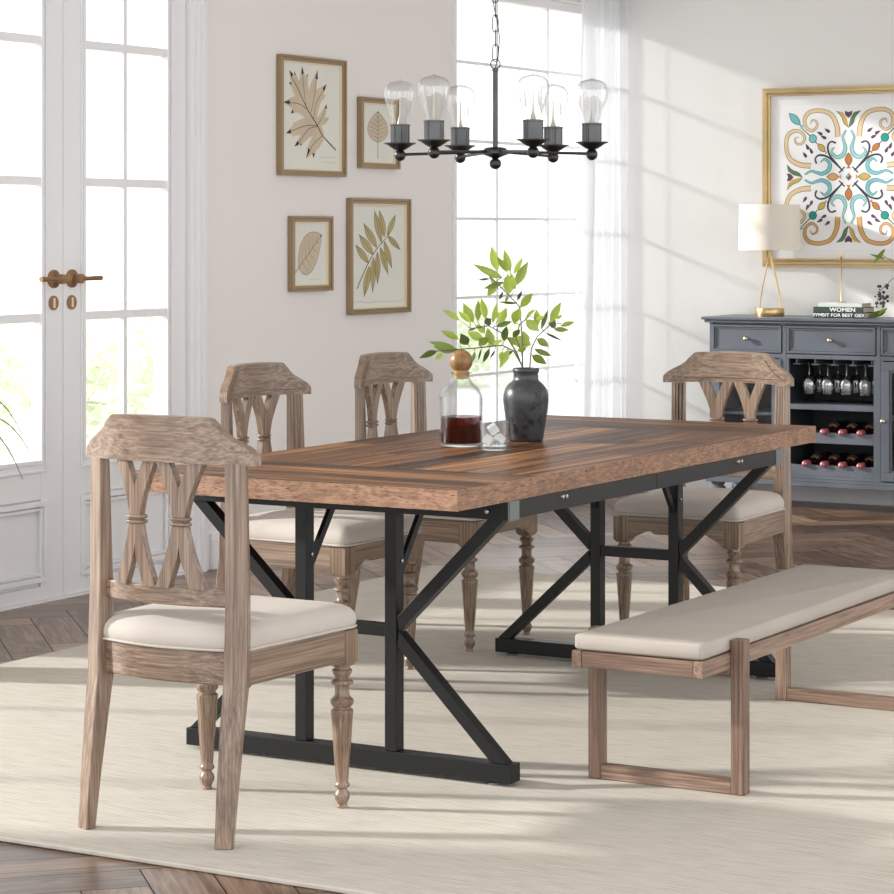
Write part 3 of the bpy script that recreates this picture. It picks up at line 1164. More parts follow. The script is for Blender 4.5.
# decanter
DC = (6.278, 3.538)
dc = thing('glass_decanter', 'clear glass decanter of whisky with a round wooden stopper', 'decanter', (DC[0], DC[1], TT))
k = 0.00284
prof = [(0.055, 0.0), (0.060, 0.003), (0.0612, 0.010), (0.0612, 0.135), (0.060, 0.146), (0.054, 0.160), (0.043, 0.172), (0.032, 0.181), (0.0265, 0.190), (0.0255, 0.199), (0.0265, 0.206), (0.032, 0.209)]
inn = [(0.0295, 0.208), (0.0235, 0.203), (0.0228, 0.192), (0.029, 0.178), (0.041, 0.168), (0.052, 0.156), (0.0575, 0.143), (0.058, 0.134), (0.058, 0.012), (0.054, 0.009), (0.001, 0.009)]
MB().lathe(prof + inn, n=40).build('body', M['objglass'], dc, smooth=60)
MB().lathe([(0.053, 0.0095), (0.057, 0.0125), (0.0574, 0.080), (0.0574, 0.084), (0.001, 0.0835)], n=40).build('whisky', M['whisky'], dc, smooth=60)
mb = MB()
mb.sphere((0, 0, 0.2405), 0.0335, 24, 16, (1, 1, 0.98))
mb.lathe([(0.022, 0.190), (0.0225, 0.214)], n=20)
mb.build('stopper', M['ballstop'], dc, smooth=60)
# tumbler with ice
GL = (6.206, 3.392)
gt = thing('tumbler', 'short clear glass tumbler with ice cubes beside the decanter', 'glass', (GL[0], GL[1], TT))
MB().lathe([(0.034, 0), (0.037, 0.002), (0.042, 0.078), (0.0425, 0.080), (0.0405, 0.080), (0.0365, 0.012), (0.001, 0.009)], n=36).build('glass_body', M['objglass'], gt, smooth=50)
for c, e, s, il in (((-0.012, 0.010, 0.028), (0.5, 0.3, 0.2), 0.026, 'lower left ice cube in the tumbler beside the decanter'),
                    ((0.012, -0.010, 0.029), (0.2, 0.7, 1.0), 0.025, 'lower right ice cube in the tumbler, nearer the vase'),
                    ((0.002, 0.004, 0.058), (0.9, 0.4, 0.5), 0.026, 'topmost ice cube in the tumbler beside the decanter')):
    R = Matrix.Translation(c) @ Matrix.Rotation(e[0], 4, 'X') @ Matrix.Rotation(e[1], 4, 'Y') @ Matrix.Rotation(e[2], 4, 'Z')
    o = MB().box(-s / 2, s / 2, -s / 2, s / 2, -s / 2, s / 2, M=Matrix.Translation((GL[0], GL[1], TT)) @ R).build('ice_cube', M['ice'], bevel=0.003)
    tag(o, il, 'ice', 'ice cubes in the tumbler')
# vase
VC = (6.521, 3.459)
vz = thing('ceramic_vase', 'dark charcoal ceramic vase with crackled patches on the table', 'vase', (VC[0], VC[1], TT))
prof = [(0.047, 0), (0.050, 0.003), (0.052, 0.012), (0.058, 0.055), (0.0635, 0.095), (0.066, 0.120), (0.0655, 0.135), (0.060, 0.153), (0.050, 0.166), (0.040, 0.174), (0.0365, 0.180), (0.0355, 0.196), (0.038, 0.200), (0.0395, 0.206), (0.038, 0.211),
        (0.034, 0.212), (0.031, 0.206), (0.030, 0.18), (0.045, 0.16), (0.058, 0.12), (0.045, 0.02), (0.001, 0.012)]
MB().lathe(prof, n=40).build('vase_body', M['vase'], vz, smooth=60)

# leafy branches: drawn at the vase, spread in depth
RV = Vector((math.sin(YAW), -math.cos(YAW), 0))     # rightwards across the table
FV = Vector((math.cos(YAW), math.sin(YAW), 0))
S = 0.0029 / 5.11


def bp(x, y, dep=0.0):
    return Vector((VC[0], VC[1], TT + 0.205)) + RV * ((x - 592) * S) + Vector((0, 0, (690 - y) * S)) + FV * dep


def leaf3(mb, a, b, wd, tone, roll):
    d = b - a
    L_ = d.length
    d.normalize()
    u = d.cross(FV).normalized()
    nrm = u.cross(d).normalized()
    u2 = (u * math.cos(roll) + nrm * math.sin(roll)).normalized()
    n2 = u2.cross(d).normalized()
    rows = []
    K = 9
    for i in range(K + 1):
        q = i / K
        hw = wd / 2 * (math.sin(math.pi * min(q ** 0.85, 1)) ** 1.05 if 0 < q < 1 else 0.02)
        c = a + d * L_ * q + n2 * (-0.10 * L_ * q * q)
        rows.append((c + u2 * hw + n2 * hw * 0.28, c, c - u2 * hw + n2 * hw * 0.28))
    vs = [p for r_ in rows for p in r_]
    fs = []
    for i in range(K):
        for j in range(2):
            fs.append((i * 3 + j, i * 3 + j + 1, (i + 1) * 3 + j + 1, (i + 1) * 3 + j))
    mb.add(vs, fs, d, tone)


stems = {
    'tall': ([(578, 900), (574, 680), (575, 560), (568, 440), (560, 365), (500, 300), (440, 240), (385, 190)], 0.03,
             'tallest leafy green branch, rising from the vase to the top'),
    'left': ([(600, 900), (576, 680), (545, 600), (490, 510), (400, 460), (320, 475), (300, 470)], -0.03,
             'leafy green branch in the vase that arches to the upper left'),
    'low': ([(610, 900), (574, 670), (530, 590), (470, 560), (330, 575), (240, 582), (140, 590)], -0.06,
            'lowest leafy green branch, drooping left over the decanter stopper'),
    'right': ([(570, 900), (612, 680), (620, 580), (650, 520), (715, 460), (775, 450)], 0.02,
              'leafy green branch in the vase that leans to the right'),
    'mid': ([(590, 900), (578, 690), (572, 600), (540, 520), (560, 455), (600, 420), (640, 380)], -0.015,
            'short leafy green branch in the middle of the vase')}
leaves = [
    (450, 185, 412, 52, 44, .75), (515, 190, 480, 70, 36, .7), (500, 190, 445, 105, 30, .65), (475, 218, 320, 150, 35, .6), (470, 215, 370, 175, 36, .5),
    (530, 200, 580, 110, 26, .95), (540, 260, 607, 135, 44, .6), (510, 300, 500, 195, 55, .85), (540, 280, 515, 190, 30, .8), (480, 240, 375, 275, 28, .3),
    (410, 222, 345, 228, 12, .05), (440, 255, 395, 312, 36, .6), (455, 330, 480, 282, 12, .05), (490, 340, 505, 310, 14, .5), (550, 335, 573, 280, 16, .05),
    (565, 370, 628, 292, 40, .7), (550, 350, 460, 345, 14, .1), (530, 450, 560, 365, 48, .6), (455, 280, 400, 200, 20, .8),
    (255, 435, 168, 378, 26, .8), (325, 445, 270, 348, 44, .55), (310, 445, 245, 380, 30, .9), (345, 440, 350, 330, 32, .55), (385, 430, 365, 318, 36, .85),
    (420, 450, 445, 340, 26, .9), (450, 450, 495, 365, 40, .85), (440, 465, 520, 440, 26, .2), (380, 450, 415, 425, 40, .05), (250, 530, 158, 485, 32, .6),
    (240, 580, 95, 545, 34, .4), (240, 585, 120, 570, 44, .35), (140, 590, 45, 625, 30, .1), (165, 600, 130, 635, 26, .8), (295, 560, 258, 505, 45, .1),
    (375, 530, 290, 490, 40, .6), (350, 560, 400, 515, 40, .5), (420, 560, 395, 475, 45, .55), (390, 570, 470, 535, 30, .85), (365, 575, 345, 640, 10, .0),
    (405, 575, 370, 650, 22, .1), (435, 585, 410, 630, 10, .0), (330, 590, 318, 650, 16, .4), (480, 540, 490, 460, 36, .1), (505, 580, 455, 675, 36, .8),
    (620, 560, 515, 530, 60, .9), (600, 560, 580, 490, 40, .85), (525, 520, 560, 475, 30, .2), (490, 610, 525, 590, 18, .05), (550, 590, 595, 575, 30, .6),
    (590, 430, 660, 490, 46, .8), (655, 460, 645, 375, 34, .8), (590, 420, 635, 370, 16, .9), (675, 480, 705, 385, 24, .15), (720, 450, 772, 340, 40, .6),
    (725, 475, 745, 435, 40, .1), (770, 465, 845, 440, 24, .75), (735, 480, 815, 485, 24, .4), (750, 430, 780, 405, 14, .8), (695, 500, 780, 543, 12, .0),
    (650, 530, 712, 570, 36, .45), (635, 580, 725, 618, 28, .3), (625, 615, 700, 660, 40, .3), (340, 470, 290, 485, 12, .1), (380, 500, 340, 455, 30, .7),
    (460, 420, 430, 380, 26, .75), (545, 560, 500, 520, 34, .6), (470, 590, 460, 640, 26, .85), (640, 430, 690, 410, 22, .8)]
assign = {k_: [] for k_ in stems}
for lf in leaves:
    best, bd_ = None, 1e9
    for nme, (pts, dep, lab) in stems.items():
        for i in range(1, len(pts)):
            for q in (0, .25, .5, .75, 1):
                px_ = pts[i - 1][0] + (pts[i][0] - pts[i - 1][0]) * q
                py_ = pts[i - 1][1] + (pts[i][1] - pts[i - 1][1]) * q
                d_ = (px_ - lf[0]) ** 2 + (py_ - lf[1]) ** 2
                if d_ < bd_:
                    bd_, best, bq = d_, nme, (px_, py_)
    assign[best].append((lf, bq))
for nme, (pts, dep, lab) in stems.items():
    t = thing('leafy_branch', lab, 'branch', (VC[0], VC[1], TT + 0.05), 0, 'leafy branches in the vase')
    o3 = Vector((VC[0], VC[1], TT + 0.05))
    mb = MB()
    npt = len(pts)

    def depth_at(y):
        return dep * min(1, max(0, (690 - y) / 300)) * (1 if y < 690 else 0)
    p3 = [bp(x_, y_, depth_at(y_)) - o3 for x_, y_ in pts]
    p3[0] = Vector((p3[0].x * 0.3, p3[0].y * 0.3, 0.0))
    mb.tube(p3, [0.0022] * 3 + [0.0018] * (npt - 4) + [0.001], 7)
    mf = MB()
    for (lf, bq) in assign[nme]:
        dl = depth_at(bq[1])
        jit = random.uniform(-0.035, 0.035)
        a = bp(lf[0], lf[1], dl + jit * 0.5) - o3
        b = bp(lf[2], lf[3], dl + jit) - o3
        bq3 = bp(bq[0], bq[1], dl) - o3
        mb.tube([bq3, bq3.lerp(a, 0.5) + Vector((0, 0, 0.002)), a], [0.0012, 0.001, 0.0008], 5)
        leaf3(mf, a, b, lf[4] * S * 1.12, lf[5], random.uniform(-0.35, 0.35))
    mb.build('stem', plain('stem_' + nme, (96, 88, 76), 0.6), t, smooth=60)
    mf.build('foliage', M['leaf'], t, smooth=60)

# ------------------------------------------------------------------ chandelier
HC = Vector((6.265, 3.42, 0))
HZ = 1.583
ch = thing('chandelier', 'six-light dark steel chandelier with clear bulbs hanging above the table', 'chandelier', (HC.x, HC.y, HZ))
mb = MB()
mb.lathe([(0.001, -0.040), (0.008, -0.038), (0.0150, -0.032), (0.0172, -0.024), (0.0150, -0.015), (0.008, -0.010), (0.010, -0.008), (0.022, -0.003), (0.036, 0.002), (0.048, 0.004), (0.0485, 0.012), (0.046, 0.014), (0.034, 0.015), (0.028, 0.021), (0.012, 0.023), (0.001, 0.023)], n=28)
mb.build('hub', M['darksteel'], ch, smooth=40)
MB().lathe([(0.0074, 0.02), (0.0074, 0.235), (0.0095, 0.236), (0.0095, 0.242), (0.001, 0.243)], n=14).build('rod', M['steel'], ch)
mb = MB()
ringp = [(0.0135 * math.cos(a) * 1, 0, 0.256 + 0.0135 * math.sin(a)) for a in [2 * math.pi * i / 16 for i in range(16)]]
mb.tube([RV * p[0] + Vector((0, 0, p[2])) for p in ringp], 0.0018, 6, closed=True)
z = 0.268
for i in range(26):
    ax = RV if i % 2 == 0 else FV
    pts = []
    h_ = 0.046
    for q in range(16):
        a = 2 * math.pi * q / 16
        ca, sa = math.cos(a), math.sin(a)
        pts.append(ax * (0.0082 * (abs(ca) ** 0.6) * (1 if ca > 0 else -1)) + Vector((0, 0, z + h_ / 2 - 0.004 + (h_ / 2 + 0.001) * (abs(sa) ** 0.6) * (1 if sa > 0 else -1))))
    mb.tube(pts, 0.0015, 6, closed=True)
    z += 0.0415
mb.build('chain', M['darksteel'], ch, smooth=60)
mb = MB()
mb.tube([RV * (0.012 * math.sin(i * 0.9)) + FV * 0.004 + Vector((0, 0, 0.243 + i * 0.045)) for i in range(25)], 0.0016, 6)
mb.build('cord', M['darksteel'], ch, smooth=60)
MB().lathe([(0.06, ZC - HZ - 0.03), (0.055, ZC - HZ - 0.002), (0.001, ZC - HZ - 0.001), (0.001, ZC - HZ - 0.03)], n=24).build('ceiling_canopy', M['darksteel'], ch)
for a in (-9, 51, 111, 171, 231, 291):
    ar = math.radians(a)
    dv = RV * math.cos(ar) + FV * math.sin(ar)
    R = 0.272
    e = dv * R
    mb = MB()
    mb.tube([dv * 0.02 + Vector((0, 0, 0.010)), dv * (R - 0.008) + Vector((0, 0, 0.003))], 0.0042, 10)
    mb.sphere((e.x, e.y, 0.001), 0.0168)
    arm = mb.build('arm', M['darksteel'], ch, smooth=60)
    mb = MB()
    mb.lathe([(0.008, 0.014), (0.016, 0.017), (0.026, 0.023), (0.036, 0.030), (0.0455, 0.0335), (0.0458, 0.036), (0.038, 0.036), (0.020, 0.032)], (e.x, e.y, 0), 24)
    mb.build('drip_cup', M['darksteel'], arm, smooth=50)
    mb = MB()
    mb.lathe([(0.0285, 0.032), (0.0285, 0.036), (0.0275, 0.037), (0.0275, 0.083), (0.0287, 0.084), (0.0287, 0.088), (0.022, 0.089), (0.001, 0.087)], (e.x, e.y, 0), 24)
    mb.build('socket', M['steel'], arm, smooth=40)
    mb = MB()
    pr = [(0.0185, 0.088), (0.0215, 0.098), (0.0275, 0.115), (0.0360, 0.138), (0.0425, 0.160), (0.0448, 0.175), (0.0435, 0.186), (0.0385, 0.197), (0.029, 0.2055), (0.015, 0.2095), (0.006, 0.211), (0.0025, 0.214), (0.001, 0.217)]
    mb.lathe(pr, (e.x, e.y, 0), 28, caps=False)
    bulb = mb.build('bulb', M['bulbglass'], arm, smooth=60)
    mb = MB()
    mb.lathe([(0.009, 0.086), (0.006, 0.100), (0.0028, 0.112), (0.0016, 0.135), (0.0014, 0.178), (0.002, 0.182)], (e.x, e.y, 0), 10)
    pts = []
    for i in range(25):
        th_ = 2 * math.pi * i / 24
        pts.append((e.x + 0.024 * math.cos(th_), e.y + 0.024 * math.sin(th_), 0.182 if i % 2 else 0.122))
    mb.tube(pts, 0.0005, 4)
    mb.build('filament', plain('filament', (214, 206, 190), 0.3, 0.3), bulb)

# ------------------------------------------------------------------ curtain
mb = MB()
cols = 90
rowz = [0.02, 0.4, 0.9, 1.4, 1.9, 2.3, 2.74]
rings = []
grid = []
for j, z in enumerate(rowz):
    spread = 1 - 0.10 * (z / 2.74)
    row = []
    for i in range(cols + 1):
        q = i / cols
        x = 12.07 - (1 - q) * 0.50 * (1.06 - 0.16 * (z / 2.74))
        y = 5.815 + 0.032 * math.sin(q * 2 * math.pi * 7.5 + 0.3 * math.sin(z * 1.4)) + 0.012 * math.sin(q * 31 + z)
        row.append((x, y, z))
    grid.append(row)
vs = [p for r_ in grid for p in r_]
fs = []
nC = cols + 1
for j in range(len(rowz) - 1):
    for i in range(cols):
        fs.append((j * nC + i, j * nC + i + 1, (j + 1) * nC + i + 1, (j + 1) * nC + i))
mb.add(vs, fs, (0, 0, 1), 0.5)
cu = mb.build('sheer_curtain', M['curtain'], smooth=80)
tag(cu, 'white sheer curtain hanging in the corner beside the window', 'curtain')
t = thing('curtain_rod', 'slim metal curtain rod above the window and sheer curtain', 'curtain rod', (11.2, 5.815, 2.75))
MB().tube([(-0.85, 0, 0), (0.88, 0, 0)], 0.009, 12).build('rod', M['darksteel'], t)
for x in (-0.7, 0.8):
    MB().box(x - 0.006, x + 0.006, 0.0, 0.115, -0.006, 0.006).build('wall_bracket', M['darksteel'], t)


# ------------------------------------------------------------------ leaf prints
class Flat(MB):
    """flat printing on a picture: u to the right, v up, written into a wall plane"""

    def __init__(s, fn):
        super().__init__()
        s.k = 0
        s.fn = fn

    def poly(s, pts, mi, lay):
        n = len(pts)
        s.k += 1
        lay = lay + s.k * 0.02
        s.add([s.fn(u, v, 0.00012 * lay) for u, v in pts], [tuple(range(n))], (1, 0, 0), 0.5, mi)

    def stroke(s, pts, ws, mi, lay, sub=6):
        # Catmull-Rom, then a ribbon
        P = [Vector((p[0], p[1])) for p in pts]
        s.k += 1
        lay = lay + s.k * 0.02
        if not isinstance(ws, (list, tuple)):
            ws = [ws] * len(P)
        Q, Wd = [], []
        for i in range(len(P) - 1):
            p0 = P[i - 1] if i else P[0] * 2 - P[1]
            p3 = P[i + 2] if i + 2 < len(P) else P[-1] * 2 - P[-2]
            for k_ in range(sub):
                t_ = k_ / sub
                Q.append(0.5 * (2 * P[i] + (P[i + 1] - p0) * t_ + (2 * p0 - 5 * P[i] + 4 * P[i + 1] - p3) * t_ ** 2 + (3 * P[i] - p0 - 3 * P[i + 1] + p3) * t_ ** 3))
                Wd.append(ws[i] + (ws[i + 1] - ws[i]) * t_)
        Q.append(P[-1])
        Wd.append(ws[-1])
        vs, fs = [], []
        for i, q in enumerate(Q):
            d = (Q[min(i + 1, len(Q) - 1)] - Q[max(i - 1, 0)])
            if d.length < 1e-9:
                d = Vector((1, 0))
            d.normalize()
            nn = Vector((-d.y, d.x)) * Wd[i] / 2
            vs += [s.fn(q.x + nn.x, q.y + nn.y, 0.00012 * lay), s.fn(q.x - nn.x, q.y - nn.y, 0.00012 * lay)]
        for i in range(len(Q) - 1):
            fs.append((2 * i, 2 * i + 1, 2 * i + 3, 2 * i + 2))
        s.add(vs, fs, (1, 0, 0), 0.5, mi)


def print_picture(x0, x1, z0, z1, label, draw, fw=0.024):
    cx_, cz_ = (x0 + x1) / 2, (z0 + z1) / 2
    t = thing('framed_print', label, 'picture', (cx_, WY - 0.001, z0), 0, 'framed leaf prints on the wall')
    W, H = x1 - x0, z1 - z0
    hw = W / 2
    mb = MB()
    # mitred moulding
    for pr, a, b in ((0.030, 0.0, fw * 0.45), (0.024, fw * 0.45, fw)):
        for (xa, xb, za, zb_) in ((-hw + a, hw - a, H - b, H - a), (-hw + a, hw - a, a, b), (-hw + a, -hw + b, b, H - b), (hw - b, hw - a, b, H - b)):
            mb.box(xa, xb, -pr, 0, za, zb_)
    mb.build('frame', M['frame'], t, bevel=0.0015)
    mb = MB()
    e = fw
    for (xa, xb, za, zb_) in ((-hw + e, hw - e, H - e - 0.006, H - e), (-hw + e, hw - e, e, e + 0.006), (-hw + e, -hw + e + 0.007, e + 0.006, H - e - 0.006), (hw - e - 0.007, hw - e, e + 0.006, H - e - 0.006)):
        mb.box(xa, xb, -0.018, 0, za, zb_)
    mb.build('inner_lip', M['framelip'], t)
    iw, ih = W - 2 * fw - 0.014, H - 2 * fw - 0.012

    def fn(u, v, l):
        return (-iw / 2 + u * iw, -0.0085 - l, fw + 0.006 + v * ih)
    MB().box(-hw + fw, hw - fw, -0.008, 0, fw, H - fw).build('paper', M['paper'], t)
    fl = Flat(fn)
    draw(fl)
    fl.build('leaf_drawing', [M['leaftan'], M['vein'], M['ink'], M['leafolive'], M['faint']], t)
    return t


def oak(fl):
    def c(x, y):
        return ((x - 122) / 330, 1 - (y - 112 - (x - 122) * 0.05) / 618)

    def st(pts, ws, mi, lay):
        fl.stroke([c(*p) for p in pts], [w_ / 330 for w_ in (ws if isinstance(ws, (list, tuple)) else [ws] * len(pts))], mi, lay)
    lobes = [([(322, 478), (345, 440), (362, 400), (374, 360)], [26, 34, 24, 4]), ([(345, 460), (368, 450), (390, 432)], [24, 20, 4]),
             ([(300, 440), (312, 350), (340, 290), (372, 240)], [36, 50, 40, 4]), ([(325, 310), (350, 312), (370, 300)], [26, 20, 4]),
             ([(280, 400), (298, 320), (300, 250), (322, 160)], [44, 56, 36, 4]), ([(300, 260), (302, 240), (298, 205)], [26, 18, 4]),
             ([(262, 380), (246, 290), (240, 220), (234, 140)], [50, 64, 46, 4]), ([(245, 260), (258, 220), (264, 182)], [30, 20, 4]),
             ([(240, 330), (205, 260), (185, 215), (163, 168)], [50, 52, 34, 4]), ([(205, 250), (200, 210), (193, 172)], [34, 22, 4]), ([(205, 270), (182, 250), (162, 235)], [30, 20, 4]),
             ([(275, 400), (225, 362), (185, 350), (136, 348)], [54, 56, 40, 6]), ([(220, 375), (195, 388), (174, 408)], [34, 24, 4]),
             ([(325, 482), (270, 478), (210, 498), (152, 525)], [42, 52, 44, 6]), ([(225, 490), (205, 478), (183, 470)], [30, 20, 4]), ([(215, 510), (195, 525), (176, 545)], [30, 20, 4]),
             ([(330, 495), (275, 510), (238, 555), (200, 602)], [42, 44, 34, 4]), ([(245, 550), (235, 575), (226, 600)], [26, 16, 4]),
             ([(352, 540), (320, 570), (292, 610), (262, 668)], [34, 52, 44, 6]), ([(312, 590), (305, 625), (300, 668)], [34, 24, 4]), ([(300, 590), (280, 605), (262, 618)], [30, 16, 4])]
    for p, w_ in lobes:
        st(p, w_, 0, 1)
    st([(352, 542), (322, 482), (270, 392), (225, 290)], [26, 40, 60, 60], 0, 1)
    for tip, bk in (((163, 160), (180, 192)), ((234, 132), (238, 178)), ((322, 150), (318, 205)), ((374, 232), (358, 268)), ((132, 348), (165, 348)), ((145, 527), (172, 516)), ((192, 604), (214, 580)), ((258, 674), (276, 620)), ((300, 672), (300, 645)), ((374, 352), (372, 378)), ((268, 178), (262, 192)), ((190, 166), (195, 186)), ((172, 412), (184, 398)), ((160, 230), (174, 240)), ((224, 604), (230, 588))):
        st([bk, tip], [14 if abs(tip[0] - bk[0]) + abs(tip[1] - bk[1]) > 25 else 8, 1], 2, 2)
    st([(430, 625), (355, 543), (322, 480), (265, 385), (205, 255), (170, 190)], [4.5, 4, 4, 3.5, 3, 2], 2, 3)
    for p in ([(322, 480), (250, 484), (160, 522)], [(265, 385), (215, 355), (150, 348)], [(300, 440), (315, 350), (362, 262)], [(352, 540), (300, 590), (272, 640)], [(322, 485), (270, 505), (212, 590)],
              [(285, 410), (305, 300), (318, 190)], [(255, 360), (245, 270), (237, 165)], [(322, 480), (350, 430), (372, 370)]):
        st(p, 2.2, 1, 3)
    st([(335, 672), (360, 668), (380, 674), (405, 668), (432, 673)], 1.6, 4, 1)
    st([(345, 700), (370, 696), (395, 703), (430, 698)], 1.6, 4, 1)


def ovate(fl, base, tip, wd, asp, nv=7, stem=None, tipink=True):
    b, t_ = Vector(base), Vector(tip)
    d = t_ - b
    n_ = Vector((-d.y * asp, d.x / asp))
    n_ = Vector((-d.y / asp, d.x * asp))
    n_.normalize()
    n_ = Vector((n_.x, n_.y / 1.0))
    L, Rr = [], []
    K = 16
    for i in range(K + 1):
        q = i / K
        hw = wd / 2 * (math.sin(math.pi * q ** 0.8)) ** 0.75 if 0 < q < 1 else 0
        c = b + d * q
        L.append((c.x + n_.x * hw, c.y + n_.y * hw))
        Rr.append((c.x - n_.x * hw, c.y - n_.y * hw))
    fl.poly(L + Rr[::-1][1:-1], 0, 1)
    fl.stroke(L, 0.007, 1, 2, 1)
    fl.stroke(Rr, 0.007, 1, 2, 1)
    fl.stroke([b, t_], [0.012, 0.007], 1, 3)
    for i in range(1, nv):
        q = i / nv
        c = b + d * q * 0.9
        hw = wd / 2 * (math.sin(math.pi * min(0.99, q + 0.1) ** 0.8)) ** 0.75
        for s in (-1, 1):
            e = c + d * 0.13 + Vector((n_.x * hw * s * 0.9, n_.y * hw * s * 0.9))
            fl.stroke([c, c.lerp(e, 0.5) + d * 0.01, e], [0.006, 0.005, 0.003], 1, 3, 3)
    if stem:
        fl.stroke([b, Vector(stem)], [0.012, 0.012], 2, 3)
    if tipink:
        fl.stroke([t_ - d * 0.04, t_ + d * 0.02], [0.05, 0.004], 2, 4)


def upright(fl):
    ovate(fl, (0.50, 0.34), (0.5, 0.88), 0.66, 0.7, 7, (0.5, 0.05))
    fl.stroke([(0.6, 0.07), (0.7, 0.075), (0.85, 0.07)], 0.006, 4, 1)


def tilted(fl):
    ovate(fl, (0.16, 0.27), (0.86, 0.80), 0.60, 1.3, 6, (0.05, 0.19))
    fl.stroke([(0.45, 0.07), (0.6, 0.08), (0.85, 0.07)], 0.006, 4, 1)


def pinnate(fl):
    def c(x, y):
        return ((x - 75) / 352, 1 - (y - 148) / 665)
    fl.stroke([c(110, 690), c(165, 565), c(225, 455), c(300, 365), c(330, 330)], [0.014, 0.012, 0.010, 0.008, 0.004], 1, 4)
    for b, t_, wd in (((185, 525), (100, 405), 40), ((215, 470), (122, 338), 46), ((240, 425), (152, 265), 46), ((272, 392), (224, 180), 40), ((292, 355), (258, 178), 40), ((312, 345), (368, 208), 34),
                      ((315, 350), (400, 442), 34), ((290, 385), (343, 568), 36), ((265, 425), (317, 606), 36), ((245, 455), (246, 668), 36), ((218, 490), (213, 722), 36), ((192, 545), (156, 750), 40)):
        B, T_ = Vector(c(*b)), Vector(c(*t_))
        d = T_ - B
        K = 12
        ang = Vector((-(t_[1] - b[1]), (t_[0] - b[0]))).normalized()
        n_ = Vector((ang.x / 352, -ang.y / 665))
        L, Rr = [], []
        for i in range(K + 1):
            q = i / K
            hw = wd / 2 * (math.sin(math.pi * q ** 0.95)) ** 0.85 if 0 < q < 1 else 0
            p = B + d * q * 0.93
            L.append((p.x + n_.x * hw, p.y + n_.y * hw))
            Rr.append((p.x - n_.x * hw, p.y - n_.y * hw))
        fl.poly(L + Rr[::-1][1:-1], 3, 1)
        fl.stroke(L, 0.005, 1, 2, 1)
        fl.stroke(Rr, 0.005, 1, 2, 1)
        fl.stroke([B, B + d * 0.9], 0.005, 1, 3)
        fl.stroke([B + d * 0.88, T_], [0.018, 0.003], 2, 3)
    fl.stroke([(0.03, 0.045), (0.15, 0.06), (0.3, 0.045), (0.5, 0.055), (0.7, 0.045), (0.95, 0.05)], 0.006, 4, 1)


print_picture(8.935, 9.452, 1.606, 2.116, 'large bronze-framed oak leaf print, top left of the four', oak)
print_picture(9.580, 9.910, 1.650, 1.966, 'small bronze-framed print of one upright leaf, partly behind the chandelier', upright)
print_picture(9.022, 9.342, 1.112, 1.434, 'small bronze-framed print of one tilted oval leaf, bottom left of the four', tilted)
print_picture(9.490, 10.008, 1.000, 1.516, 'large bronze-framed print of a feathery olive leaf spray, bottom right', pinnate)

# ------------------------------------------------------------------ large ornamental artwork
AY1, AY0, AZ0, AZ1 = 5.036, 4.116, 1.188, 2.098
ba = thing('framed_artwork', 'large square gold-framed colourful scroll artwork above the sideboard', 'picture', (WX - 0.001, (AY0 + AY1) / 2, AZ0))
W = AY1 - AY0
H = AZ1 - AZ0
hw = W / 2
mb = MB()
for pr, a, b in ((0.030, 0.0, 0.012), (0.036, 0.012, 0.026), (0.024, 0.026, 0.034), (0.030, 0.034, 0.042)):
    for (ya, yb, za, zb_) in ((-hw + a, hw - a, H - b, H - a), (-hw + a, hw - a, a, b), (-hw + a, -hw + b, b, H - b), (hw - b, hw - a, b, H - b)):
        mb.box(-pr, 0, ya, yb, za, zb_)
mb.build('frame', M['bigframe'], ba, bevel=0.002)
MB().box(-0.012, 0, -hw + 0.042, hw - 0.042, 0.042, H - 0.042).build('mat_board', M['artpaper'], ba)
iw = 0.335   # half size of the printed pattern


def afn(u, v, l):
    return (-0.0125 - l, -u * iw, H / 2 + v * iw)


art_cols = [(232, 206, 160), (120, 196, 198), (196, 122, 66), (60, 70, 78), (104, 72, 96), (40, 156, 142), (150, 206, 206), (206, 176, 96), (250, 250, 250), (220, 170, 104), (96, 126, 96)]
art_m = [plain('art_ink_%s' % n_, c_, 0.9) for n_, c_ in zip(('cream', 'aqua', 'rust', 'slate', 'plum', 'teal', 'pale_aqua', 'ochre', 'white', 'peach', 'sage'), art_cols)]
fl = Flat(afn)


def fishp(cx_, cy_, ang, ln, wd, mi, outline=True):
    ca, sa = math.cos(ang), math.sin(ang)
    pts = []
    for i in range(13):
        q = i / 12
        pts.append((ln * (q - 0.5), wd / 2 * math.sin(math.pi * q)))
    pts2 = pts + [(x_, -y_) for x_, y_ in pts[::-1][1:-1]]
    fl.poly([(cx_ + x_ * ca - y_ * sa, cy_ + x_ * sa + y_ * ca) for x_, y_ in pts2], mi, 2)
    tail = [(ln * 0.45, 0), (ln * 0.68, wd * 0.35), (ln * 0.68, -wd * 0.35)]
    fl.poly([(cx_ + x_ * ca - y_ * sa, cy_ + x_ * sa + y_ * ca) for x_, y_ in tail], mi, 2)
    if outline:
        fl.stroke([(cx_ + x_ * ca - y_ * sa, cy_ + x_ * sa + y_ * ca) for x_, y_ in pts2 + pts2[:1]], 0.009, 3, 3, 1)


def circ(cx_, cy_, r_, mi, lay=2):
    fl.poly([(cx_ + r_ * math.cos(a * math.pi / 10), cy_ + r_ * math.sin(a * math.pi / 10)) for a in range(20)], mi, lay)


